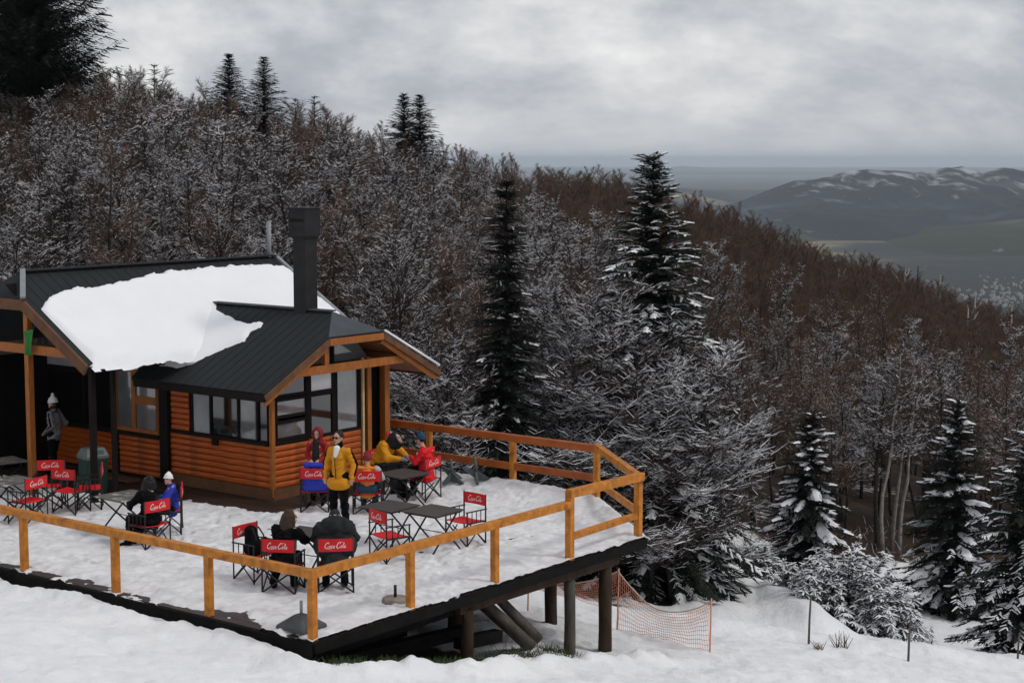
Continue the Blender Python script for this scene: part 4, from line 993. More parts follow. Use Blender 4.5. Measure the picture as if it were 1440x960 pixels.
    if gloves:
        for i in (0, 1):
            m = MB(); dd = (wr[i] - el[i]).normalized(); m.capsule(wr[i] - dd * .02, wr[i] + dd * .07, .043, .048); m.capsule(wr[i] + dd * .07, wr[i] + dd * .13 - Vector((0, 0, .02)), .042, .034); m.capsule(wr[i] + dd * .03, wr[i] + dd * .07 + Vector((.04 * (1, -1)[i], 0, 0)), .02, .018)
            remesh(m.build('glove', gloves, t), .012, 2)
    for s in (-1, 1):
        m = MB(); m.sphere(hp_(s * .032, .088, .008), .011, 8, 6, mi=0); m.build('eye', 'hair_black', t, smooth=True)
    m = MB(); m.capsule(hp_(-.02, .100, -.060), hp_(.02, .100, -.060), .004, .004, 6); m.build('mouth', 'maroon_cloth', t, smooth=True)
    if sunglasses:
        m = MB()
        for s in (-1, 1): m.sphere(hp_(s * .036, .094, .01), .03, 10, 7, (1.1, .35, .75), rot=q); m.tube([hp_(s * .066, .085, .014), hp_(s * .085, -.01, .012)], .004, 5)
        m.capsule(hp_(-.012, .104, .014), hp_(.012, .104, .014), .005, .005, 6); m.build('sunglasses', 'hair_black', t, smooth=True)
    if hat:
        m = MB(); m.sphere(hp_(0, -.012, .055), .103, 14, 9, (.92, 1.05, .95), rot=q); m.sphere(hp_(0, -.012, .125), .05, 10, 7, (1, 1, 1.1)); o = remesh(m.build('hat', hat[0], t), .010, 2)
        m = MB(); a = [hp_(.090 * math.cos(v), -.012 + .104 * math.sin(v), .030) for v in [2 * math.pi * i / 16 for i in range(17)]]; m.tube(a, .020, 6, cap=False); m.build('hat_brim', hat[0], t, smooth=True)
        if hat[1]: m = MB(); m.sphere(hp_(0, -.012, .19), .038, 9, 7); m.build('pompom', hat[0], t, smooth=True)
        if hat[2:]: m = MB(); m.sphere(hp_(0, .10, .035), .075, 12, 7, (.95, .9, .18), rot=q); m.build('visor', hat[0], t, smooth=True)
    if hair:
        m = MB(); m.sphere(hp_(0, -.022, .035), .104, 14, 9, (.84, .92, .95), rot=q)
        if hairlong:
            rr = random.Random(3)
            for i in range(34):
                a = R(-155 + 310 * i / 33 - 90); x, y = .088 * math.cos(a), -.02 + .09 * math.sin(a)
                if y > .05: continue
                L_ = hairlong * rr.uniform(.8, 1.05); s0 = hp_(x, y, .045); s1 = hp_(x * 1.35, y * 1.2 - .02, -.09); s2 = s1 + Vector((x * .6, -.03 + y * .25, -L_ * .55)); s3 = s2 + Vector((x * .3, -.02, -L_ * .45))
                m.tube([s0, s1, s2, s3], [.026, .03, .028, .008], 6)
        o = m.build('hair', hair, t, smooth=True); remesh(o, .011, 2)
    if hood:
        m = MB(); m.sphere(hp_(0, -.035, .015), .135, 14, 10, (.95, .95, 1.08), rot=q); m.capsule(nek - Vector((0, .02, .02)), hp_(0, -.04, -.08), .12, .11)
        a = [hp_(.095 * math.cos(v), .055, -.005 + .125 * math.sin(v)) for v in [2 * math.pi * i / 18 for i in range(19)]]; rim = MB(); rim.tube(a, .024, 7, cap=False)
        # hollow the hood's front: keep only what lies behind the face
        o = remesh(m.build('hood', hood, t), .014, 2); bm = bmesh.new(); bm.from_mesh(o.data); qi = q.inverted()
        dele = [v for v in bm.verts if (qi @ (v.co - hd)).y > .055 and (qi @ (v.co - hd)).z > -.14]
        bmesh.ops.delete(bm, geom=dele, context='VERTS'); bm.to_mesh(o.data); bm.free(); rim.build('hood_rim', hood, t, smooth=True)
    if stripe:
        for i in (0, 1):
            o_ = Vector(((-1, 1)[i] * .078 * f, .0, 0)); m = MB()
            a = [sh[i] + o_ * .8 + Vector((0, 0, .03)), sh[i].lerp(el[i], .5) + o_, el[i] + o_ * .88, el[i].lerp(wr[i], .5) + o_ * .75, wr[i] + o_ * .6]
            m.tube(a, [.018, .022, .022, .02, .016], 8); m.build('sleeve_stripe', stripe, t, smooth=True)
    if extras: extras(t, p)
    return t
def gp(px, py, z=0): P = G(px, py, z); P.z = dz(P) if z == 0 else z; return P
def sitting(c): return tuple(CH[c].location), DEG(CH[c].rotation_euler.z) + 90

# man in the yellow jacket
def yellow_extras(t, p):
    m = MB(); m.capsule((-.02, .12, 1.45), (.0, .15, 1.31), .062, .035); remesh(m.build('scarf', 'white_cloth', t), .014, 2)
    m = MB(); m.tube([(-.02, .172, .90), (-.01, .178, 1.1), (0, .172, 1.28)], .008, 6); m.build('zip', 'black_cloth', t, smooth=True)
    m = MB(); m.capsule((-.09, .03, .80), (.09, .03, .80), .14, .14); remesh(m.build('jacket_hem', 'yellow_cloth', t), .016, 2)
person(gp(478, 742), -112, pose('stand', el=[(-.27, -.06, 1.15), (.27, -.05, 1.15)], wr=[(-.27, .03, .92), (.27, .02, .90)]), 'standing person in yellow jacket and sunglasses with black trousers',
       jacket='yellow_cloth', collar='black_cloth', hair='hair_black', sunglasses=True, headyaw=-12, stripe='black_cloth', bulk=.95, extras=yellow_extras, k=1.03)
# person walking by the porch
person(gp(78, 668), 165, pose('stand', el=[(-.24, -.10, 1.16), (.26, -.12, 1.15)], wr=[(-.16, .12, 1.0), (.20, .14, 1.04)], an=[(-.12, -.12, .10), (.12, .12, .09)], kn=[(-.11, .02, .51), (.11, .10, .50)], toe=[(-.14, .04, .04), (.14, .29, .05)]),
       'standing person in white bobble hat and grey jacket beside the porch', jacket='grey_cloth', hat=('white_cloth', True), hood=None, hair='hair_black', collar='charcoal_cloth', stripe='black_cloth', k=.98)
# red hood and dark scarf by the lodge wall
def red_extras(t, p):
    m = MB(); m.capsule((0, .12, 1.46), (0, .15, 1.15), .075, .085); m.capsule((0, .14, 1.2), (0, .13, .98), .085, .09); remesh(m.build('scarf', 'hair_black', t), .014, 2)
person(gp(448, 712), -105, pose('stand', el=[(-.26, .02, 1.15), (.26, .02, 1.15)], wr=[(-.10, .20, 1.06), (.10, .20, 1.06)]), 'person in red hood and dark scarf behind the armchair hung with blue',
       jacket='dark_red_cloth', hood='maroon_cloth', hair='hair_black', extras=red_extras, k=.88, headyaw=0, bulk=.9)
# blue jacket hung over the chair back
def drape(name, c, m, label, cat, w_, z0, z1, col2=None):
    t = CH[c]; q = Matrix.Rotation(t.rotation_euler.z, 3, 'Z'); mb = MB(); n = 14
    prof = [(-.06, z0), (-.07, z0 + .1), (-.052, .62), (-.058, .69), (-.05, .80), (-.046, .89), (-.012, .935), (.05, .915), (.075, .84)] if z1 else [(-.06, z0), (-.075, z0 + .1), (-.06, .60), (-.035, .655), (0, .64)]
    vs = []
    for k in range(n + 1):
        x = -w_ + 2 * w_ * k / n
        for j, (y, z) in enumerate(prof):
            vs.append((x * (1 + .06 * math.sin(j * 2.1)), -.23 - .01 * math.sin(k * 1.7 + j) + y - .02 * math.sin(math.pi * k / n), z - .02 * abs(math.sin(k * .9)) * (j < 2)))
    L_ = len(prof); fs = [(k * L_ + j, (k + 1) * L_ + j, (k + 1) * L_ + j + 1, k * L_ + j + 1) for k in range(n) for j in range(L_ - 1)]
    mb.add(vs, fs); o = mb.build(name, m, None, smooth=True); sm = o.modifiers.new('thick', 'SOLIDIFY'); sm.thickness = .02; sm.offset = 0
    o.location = t.location; o.rotation_euler = t.rotation_euler; tag(o, label, cat); return o
def jacket_on(c, m, label, zt=.66, zb=.40, w_=.21, over=True):
    """a garment bundled on the seat and showing below (and above) the back panel"""
    t = CH[c]; mb = MB()
    mb.capsule((-w_ * .8, -.13, zb + .06), (w_ * .8, -.13, zb + .06), .10, .10); mb.capsule((-w_ * .85, -.15, zt - .05), (w_ * .85, -.15, zt - .05), .06, .06)
    mb.capsule((-w_ * .5, -.15, zb + .1), (-w_ * .6, -.15, zt), .085, .08); mb.capsule((w_ * .5, -.15, zb + .1), (w_ * .6, -.15, zt), .085, .08); mb.capsule((0, -.14, zb + .1), (0, -.14, zt), .09, .08)
    if over: mb.capsule((-w_ * .7, -.15, zt), (-w_ * .75, -.15, .93), .07, .055); mb.capsule((w_ * .7, -.15, zt), (w_ * .75, -.15, .92), .07, .055); mb.capsule((-w_ * .8, -.15, .94), (w_ * .8, -.15, .93), .06, .06); mb.capsule((0, -.15, zt), (0, -.15, .95), .07, .05)
    o = remesh(mb.build('blue_jacket', m), .016, 3); o.location = t.location; o.rotation_euler = t.rotation_euler; tag(o, label, 'jacket'); return o
jacket_on('c12', 'blue_cloth', 'bright blue jacket bundled on the armchair by the lodge wall', zt=.66, zb=.44)
# seated people
l, a = sitting('c13')
def child_extras(t, p):
    m = MB(); m.capsule((-.14, -.17, .58), (.14, -.17, .58), .10, .10); remesh(m.build('waistcoat', 'teal_cloth', t), .016, 2)
    m = MB(); m.capsule((.20, -.09, .98), (.29, .04, .78), .088, .08); m.capsule((.29, .04, .78), (.22, .22, .70), .08, .06); remesh(m.build('grey_sleeve', 'pale_cloth', t), .016, 2)
person(l, a, pose('sit', head=(-.02, .04, 1.17)), 'seated child in orange and grey with its back to the viewer', jacket='orange_cloth', trousers='teal_cloth', hat=('maroon_cloth', False), hair=None, extras=child_extras, k=.90)
l, a = sitting('c15')
person(l, a, pose('sit', pel=(0, -.05, .56), che=(0, .10, .86), nek=(0, .24, 1.00), head=(0, .34, 1.07), sh=[(-.20, .17, .95), (.20, .17, .95)], el=[(-.30, .30, .74), (.30, .30, .74)], wr=[(-.14, .48, .72), (.14, .48, .72)]),
       'seated person in yellow jacket bent forward with grey hood', jacket='yellow_cloth', trousers='charcoal_cloth', hood='charcoal_cloth', hair='hair_black', bulk=1.15, headpitch=-30, gloves='grey_cloth', k=1.08)
l, a = sitting('c14')
def redj(t, p):
    m = MB(); m.tube([(-.17, .03, .98), (-.12, .06, .84), (-.19, .05, .76)], [.02, .03, .015], 6); m.build('white_patch', 'white_cloth', t, smooth=True)
person(l, a, pose('sit', che=(0, -.04, .88), nek=(0, .02, 1.07), head=(0, .07, 1.22), el=[(-.25, .03, .80), (.25, .05, .80)], wr=[(-.10, .24, .86), (.12, .24, .74)], kn=[(-.15, .40, .56), (.15, .40, .56)], an=[(-.15, .36, .1), (.15, .36, .1)]),
       'seated person in bright red jacket and blue cap', jacket='red_cloth', trousers='black_cloth', hat=('teal_cloth', False), hair='hair_black', bulk=1.0, extras=redj)
l, a = sitting('c8')
person(l, a, pose('sit', pel=(.0, -.04, .54), che=(.03, .04, .86), nek=(.05, .12, 1.03), head=(.07, .17, 1.17), sh=[(-.15, .07, .98), (.22, .05, .97)], el=[(-.20, .26, .78), (.30, .22, .78)], wr=[(-.06, .46, .74), (.16, .48, .74)], an=[(-.18, .05, .1), (.10, .2, .1)], toe=[(-.22, .18, .05), (.12, .34, .05)]),
       'seated woman with long brown hair and dark jacket looking right', jacket='black_cloth', hair='hair', hairlong=.42, headyaw=-62, k=1.0)
l, a = sitting('c9')
def hoodback(t, p):
    m = MB(); m.capsule((-.12, -.06, 1.04), (.12, -.06, 1.04), .10, .10); m.capsule((0, -.10, 1.02), (0, .02, 1.16), .12, .09); m.capsule((-.2, -.03, .95), (.2, -.03, .95), .12, .12); m.capsule((-.15, -.05, .7), (.15, -.05, .7), .19, .19)
    remesh(m.build('hood', 'charcoal_cloth', t), .016, 3)
    m = MB(); m.tube([(-.07, -.055, 1.165), (0, -.09, 1.175), (.07, -.055, 1.165)], .010, 6); m.build('collar_trim', 'pale_cloth', t, smooth=True)
person(l, a, pose('sit', che=(0, .02, .86), nek=(0, .12, 1.00), head=(0, .24, 1.05), sh=[(-.22, .04, .97), (.22, .04, .97)], el=[(-.30, .2, .76), (.30, .2, .76)], wr=[(-.12, .42, .74), (.12, .42, .74)], an=[(-.14, .10, .1), (.14, .10, .1)], toe=[(-.16, .24, .05), (.16, .24, .05)]),
       'broad seated person in charcoal hooded coat seen from behind', jacket='charcoal_cloth', hair='hair_black', bulk=1.22, headpitch=-25, extras=hoodback, k=1.05)
l, a = sitting('c6')
person(l, a, pose('sit', che=(0, -.08, .86), head=(0, .0, 1.20), el=[(-.27, .08, .76), (.27, .08, .76)], wr=[(-.10, .30, .74), (.14, .30, .74)], an=[(-.13, .5, .12), (.13, .46, .12)], toe=[(-.15, .64, .08), (.15, .6, .08)], kn=[(-.13, .38, .50), (.13, .38, .50)]),
       'seated person in white knit hat and blue jacket', jacket='blue_cloth', hat=('white_cloth', False), hair='hair_black', headyaw=58, headpitch=-10, gloves='white_cloth', k=.82)
l, a = sitting('c5')
person(l, a, pose('sit', pel=(0, -.02, .54), che=(.05, .08, .86), nek=(.11, .17, 1.03), head=(.17, .22, 1.16), sh=[(-.09, .12, .97), (.25, .10, .97)], el=[(-.20, .30, .74), (.32, .28, .74)], wr=[(-.06, .50, .75), (.18, .50, .75)], kn=[(-.16, .36, .50), (.13, .38, .52)], an=[(-.30, .22, .12), (-.12, .30, .12)], toe=[(-.42, .32, .06), (-.2, .44, .06)]),
       'seated person in black leaning over the slatted table', jacket='black_cloth', hair='hair_black', hairlong=.2, headpitch=-20, k=.98)
# backpack on the armchair
t = CH['c7']; mb = MB(); mb.capsule((-.08, .0, .53), (.10, -.02, .53), .13, .12); mb.capsule((0, -.06, .55), (-.02, -.12, .78), .14, .11); mb.capsule((.06, .06, .50), (.1, .10, .62), .09, .07); mb.capsule((-.1, .06, .52), (-.12, .1, .66), .07, .05)
bp = remesh(mb.build('backpack', 'black_cloth'), .014, 3); bp.location = t.location; bp.rotation_euler = t.rotation_euler; tag(bp, 'black backpack lying on the seat of a red armchair', 'backpack')
for s in (-1, 1):
    f = MB(); f.tube([(s * .07 - .02, -.02, .86), (s * .09, .10, .74), (s * .08, .12, .56)], .014, 6); f.build('strap', 'charcoal_cloth', bp, smooth=True)

# ------------------------------------------------------------------ other things on the deck
P = gp(132, 692); bn = empty('rubbish_bin', P, R(40), 'green rubbish bin with grey swing lid by the lodge wall', 'bin')
f = MB(); q = [(-.24, -.22), (.24, -.22), (.24, .22), (-.24, .22)]
f.add([(x * .9, y * .9, 0) for x, y in q] + [(x, y, .72) for x, y in q], [(3, 2, 1, 0), (4, 5, 6, 7)] + [(i, (i + 1) % 4, 4 + (i + 1) % 4, 4 + i) for i in range(4)]); f.build('bin_body', 'bin_green', bn, bevel=.015)
f = MB(); f.add([(x * 1.06, y * 1.06, .725) for x, y in q] + [(x * 1.06, y * 1.06, .79) for x, y in q] + [(x * .82, y * .6, .95) for x, y in q], [(3, 2, 1, 0), (8, 9, 10, 11)] + [(i, (i + 1) % 4, 4 + (i + 1) % 4, 4 + i) for i in range(4)] + [(4 + i, 4 + (i + 1) % 4, 8 + (i + 1) % 4, 8 + i) for i in range(4)]); lid = f.build('lid', 'bin_lid', bn, bevel=.012)
f = MB(); f.box((0, -.19, .86), (.30, .012, .09), Matrix.Rotation(R(-33), 3, 'X')); f.build('flap', 'bin_green', lid)
P = gp(168, 676); f = MB(); f.box((0, 0, .06), (1.0, .32, .04)); f.box((-.42, 0, .02), (.05, .3, .05)); f.box((.42, 0, .02), (.05, .3, .05)); o = f.build('wooden_step', 'brown_board', bevel=.006); o.location = P; o.rotation_euler = (0, 0, R(142)); tag(o, 'low wooden step lying against the lodge wall beside the bin', 'step')
# parasol feet
P = gp(556, 849); o = empty('parasol_base', P, 0, 'round concrete parasol base by a railing post', 'parasol base')
f = MB(); f.tube([(0, 0, -.01), (0, 0, .02), (0, 0, .065), (0, 0, .085)], [.20, .215, .205, .17], 24); f.build('concrete_disc', 'concrete', o, bevel=.008); f = MB(); f.tube([(0, 0, .08), (0, 0, .27)], .024, 10); f.build('tube', 'chair_metal', o, smooth=True)
P = gp(424, 886); o = empty('parasol_base', P, R(52), 'dark stepped parasol base in the front corner of the deck', 'parasol base')
f = MB(); f.add([(x, y, 0) for x, y in ((-.27, -.27), (.27, -.27), (.27, .27), (-.27, .27))] + [(x, y, .05) for x, y in ((-.26, -.26), (.26, -.26), (.26, .26), (-.26, .26))] + [(x, y, .20) for x, y in ((-.07, -.07), (.07, -.07), (.07, .07), (-.07, .07))],
      [(3, 2, 1, 0), (8, 9, 10, 11)] + [(i, (i + 1) % 4, 4 + (i + 1) % 4, 4 + i) for i in range(4)] + [(4 + i, 4 + (i + 1) % 4, 8 + (i + 1) % 4, 8 + i) for i in range(4)]); f.build('slab', 'slab_dark', o, bevel=.01)
f = MB(); f.tube([(0, 0, .19), (0, 0, .40)], .024, 10); f.build('tube', 'flashing', o, smooth=True)
# cross-footed metal stands in the snow bank by the far rail
for (px, py, rz, lab) in ((637, 687, 30, 'dark metal cross stand tipped over in the snow, nearer the person in red'), (671, 688, 75, 'dark metal cross stand sunk in the snow bank, right of its twin')):
    P = gp(px, py); P.z += .02; o = empty('cross_stand', P, R(rz), lab, 'stand', 'metal cross stands by the far railing')
    for k in range(4):
        a = math.pi / 2 * k + .4; f = MB(); tip = Vector((math.cos(a) * .30, math.sin(a) * .30, .02 if k != 1 else .30)); f.prism([(0, 0, .22), tip * .55 + Vector((0, 0, .10)), tip, tip * .9 + Vector((0, 0, -.05)), Vector((0, 0, .02))], (math.sin(a) * .05, -math.cos(a) * .05, .0)); f.build('foot', 'stand_metal', o)
    f = MB(); f.tube([(0, 0, .08), (-.03, .04, .48)], [.045, .03], 8); f.build('socket', 'stand_metal', o, smooth=True)
# little flag on the porch post
P = HW + E1 * (MX0 - .05) + E2 * 4.02; P.z = 3.35; fl = empty('flag', P, PHI + math.pi / 2, 'small green and yellow flag with blue disc hanging from the porch beam', 'flag')
def cloth(x0, x1, z0, z1, m, name, parent, off=0.0, shape=None):
    mb = MB(); n = 10; vs = []
    for i in range(n + 1):
        for j in range(n + 1):
            u, v = i / n, j / n; x = x0 + (x1 - x0) * u; z = z0 + (z1 - z0) * v
            vs.append((x * (.6 + .4 * v) + .04 * (1 - v), off + .03 * math.sin(u * 9 + v * 3) * (1.1 - v), z - .06 * u * v))
    fs = [(i * (n + 1) + j, (i + 1) * (n + 1) + j, (i + 1) * (n + 1) + j + 1, i * (n + 1) + j + 1) for i in range(n) for j in range(n) if shape is None or shape((i + .5) / n, (j + .5) / n)]
    mb.add(vs, fs); o = mb.build(name, m, parent, smooth=True); s_ = o.modifiers.new('thick', 'SOLIDIFY'); s_.thickness = .004; return o
fc = cloth(-.16, .16, -.42, .12, 'flag_green', 'flag_cloth', fl)
cloth(-.16, .16, -.42, .12, 'flag_yellow', 'diamond', fc, -.010, lambda u, v: abs(u - .5) + abs(v - .5) < .42); cloth(-.16, .16, -.42, .12, 'flag_blue', 'disc', fc, -.018, lambda u, v: (u - .5) ** 2 + (v - .5) ** 2 < .05)
f = MB(); f.tube([(-.16, .0, .14), (-.30, -.02, .32)], .008, 6); f.build('cord', 'flag_blue', fl, smooth=True)
# red and white cloth hung on the orange post
P = HW + E1 * 3.38 + E2 * (-.10); P.z = .95; rc = empty('hanging_cloth', P, PHI, 'red and white cloth hanging on the orange corner post', 'cloth')
cloth(-.07, .05, -.35, .05, 'red_cloth', 'red_band', rc); cloth(.06, .12, -.40, .05, 'white_cloth', 'white_band', rc)
# ------------------------------------------------------------------ bare trees
class TW:
    """fast collector of diamond-section twigs; upper faces can carry snow"""
    def __init__(s): s.v = []; s.f = []; s.m = []; s.nv = 0
    def seg(s, a, b, ra, rb, snow, k=1.0, thin=False):
        dx, dy, dz_ = b[0] - a[0], b[1] - a[1], b[2] - a[2]; L = math.sqrt(dx * dx + dy * dy + dz_ * dz_) + 1e-9
        hx_, hy_ = dy, -dx; hl = math.hypot(hx_, hy_)
        if hl < 1e-5: hx_, hy_, hl = 1, 0, 1
        hx_ /= hl; hy_ /= hl
        ux, uy, uz = hy_ * dz_ / L, -hx_ * dz_ / L, (hx_ * dy - hy_ * dx) / L
        if uz < 0: ux, uy, uz = -ux, -uy, -uz
        o = s.nv; up = (1.0 + 1.0 * k) if snow else 1.0
        if thin:                                   # the finest twigs: a folded blade, crest up
            for p, r in ((a, ra), (b, rb)):
                x, y, z = p; s.v += [(x + hx_ * r, y + hy_ * r, z - uz * r * .6), (x + ux * r * up, y + uy * r * up, z + uz * r * up), (x - hx_ * r, y - hy_ * r, z - uz * r * .6)]
            s.f += [(o, o + 1, o + 4, o + 3), (o + 1, o + 2, o + 5, o + 4)]; t = 1 if snow else 0; s.m += [t, t]; s.nv += 6; return
        for p, r in ((a, ra), (b, rb)):
            x, y, z = p; sw = 1.1 if snow else 1.0
            s.v += [(x + hx_ * r * sw, y + hy_ * r * sw, z), (x + ux * r * up, y + uy * r * up, z + uz * r * up), (x - hx_ * r * sw, y - hy_ * r * sw, z), (x - ux * r, y - uy * r, z - uz * r)]
        s.f += [(o, o + 1, o + 5, o + 4), (o + 1, o + 2, o + 6, o + 5), (o + 2, o + 3, o + 7, o + 6), (o + 3, o, o + 4, o + 7)]
        t = 1 if snow else 0; s.m += [t, t, 0, 0]; s.nv += 8
    def mesh(s, name, mats):
        me = bpy.data.meshes.new(name); me.from_pydata(s.v, [], s.f)
        for m in mats: me.materials.append(M[m])
        me.polygons.foreach_set('material_index', s.m); me.update(); return me
def bare_tree(seed, h, spread, snow, twig='twig_grey', trunkm='bark', dens=1.0, multi=1, r0=.085, low=.22, steep=0.0):
    rg = random.Random(seed); tr_ = MB(); cr_ = TW()
    def bend(p, d, L, n, jit, lift):
        pts = [p]; d = d.normalized()
        for i in range(n):
            d = (d + Vector((rg.gauss(0, jit), rg.gauss(0, jit), rg.gauss(0, jit * .6) + lift))).normalized(); pts.append(pts[-1] + d * (L / n))
        return pts
    def twigs(p, d, L, r, lvl, snow=snow):
        n = 3 if lvl < 2 else 2 if lvl == 2 else 1
        pts = bend(p, d, L, n, .20, -.02 if lvl == 1 else .05)
        for i in range(n):
            u = i / n; dz_ = abs((pts[i + 1] - pts[i]).normalized().z); sn = dz_ < .72 and rg.random() < snow
            cr_.seg(pts[i], pts[i + 1], r * (1 - .6 * u), r * (1 - .6 * (u + 1 / n)), sn, .8 if lvl < 2 else 1.25, lvl == 3)
        if lvl >= 3: return
        k = int((6 if lvl == 1 else 5) * dens + rg.random())
        for i in range(k):
            u = (i + rg.random()) / k * .85 + .12; j = min(int(u * n), n - 1); q = pts[j].lerp(pts[j + 1], u * n - j)
            dd = (pts[j + 1] - pts[j]).normalized(); s_ = 1 if i % 2 else -1
            side = dd.cross(Vector((0, 0, 1))); side = side.normalized() if side.length > .1 else Vector((1, 0, 0))
            nd = (dd * .75 + side * s_ * rg.uniform(.5, 1.0) + Vector((rg.gauss(0, .15), rg.gauss(0, .15), rg.uniform(-.15, .32)))).normalized()
            twigs(q, nd, L * rg.uniform(.42, .62), max(r * .55, .0045), lvl + 1, snow)
    for st in range(multi):
        a0 = rg.uniform(0, 6.28); ln = .0 if multi == 1 else .22
        pts = [Vector((.12 * math.cos(a0) * (multi > 1), .12 * math.sin(a0) * (multi > 1), -.35))]; d = Vector((ln * math.cos(a0), ln * math.sin(a0), 1)); n = 9; hh = h * rg.uniform(.86, 1.0)
        for i in range(n):
            d = (d + Vector((rg.gauss(0, .10), rg.gauss(0, .10), .12))).normalized(); pts.append(pts[-1] + d * (hh / n))
        rr = r0 * (1 if multi == 1 else .75); rs = [rr * (1 - .88 * (i / n) ** .9) + .006 for i in range(n + 1)]
        tr_.tube(pts, rs, 6)
        nl = int(15 * dens)
        for i in range(nl):
            u = low + (1 - low) * (i + rg.random()) / nl; u = min(u, .985); j = min(int(u * n), n - 1); p = pts[j].lerp(pts[j + 1], u * n - j)
            a = i * 2.4 + rg.uniform(-.5, .5); el_ = rg.uniform(.35, .85) + .25 * (u > .8) + steep
            d = Vector((math.cos(a) * math.cos(el_), math.sin(a) * math.cos(el_), math.sin(el_)))
            L = spread * (1.05 - .75 * u) * rg.uniform(.75, 1.2); r = rs[j] * .48 + .003; sl = min(.9, snow * .66 * rg.choice((.3, .7, 1.1, 1.7)))
            lp = bend(p, d, L, 4, .15, -.03 if u < .6 else .02)
            for k in range(4):
                dz_ = abs((lp[k + 1] - lp[k]).normalized().z); cr_.seg(lp[k], lp[k + 1], r * (1 - .2 * k), r * (.8 - .2 * k) + .003, dz_ < .8 and rg.random() < sl * .9, .6)
                for s_ in range(2 if dens < .9 else 3):
                    if k == 0 and s_ > 0: continue
                    q = lp[k].lerp(lp[k + 1], rg.random()); dd = (lp[k + 1] - lp[k]).normalized()
                    sd_ = dd.cross(Vector((0, 0, 1))).normalized() * rg.choice((-1, 1))
                    twigs(q, (dd * .8 + sd_ * rg.uniform(.4, .9) + Vector((0, 0, rg.uniform(-.05, .35)))).normalized(), L * rg.uniform(.32, .5), max(r * .42, .008), 1, sl)
            twigs(lp[-1], (lp[-1] - lp[-2]).normalized(), L * .4, max(r * .4, .007), 1, sl)
    return tr_.data('trunk', trunkm, True), cr_.mesh('crown', (twig, 'twig_snow'))
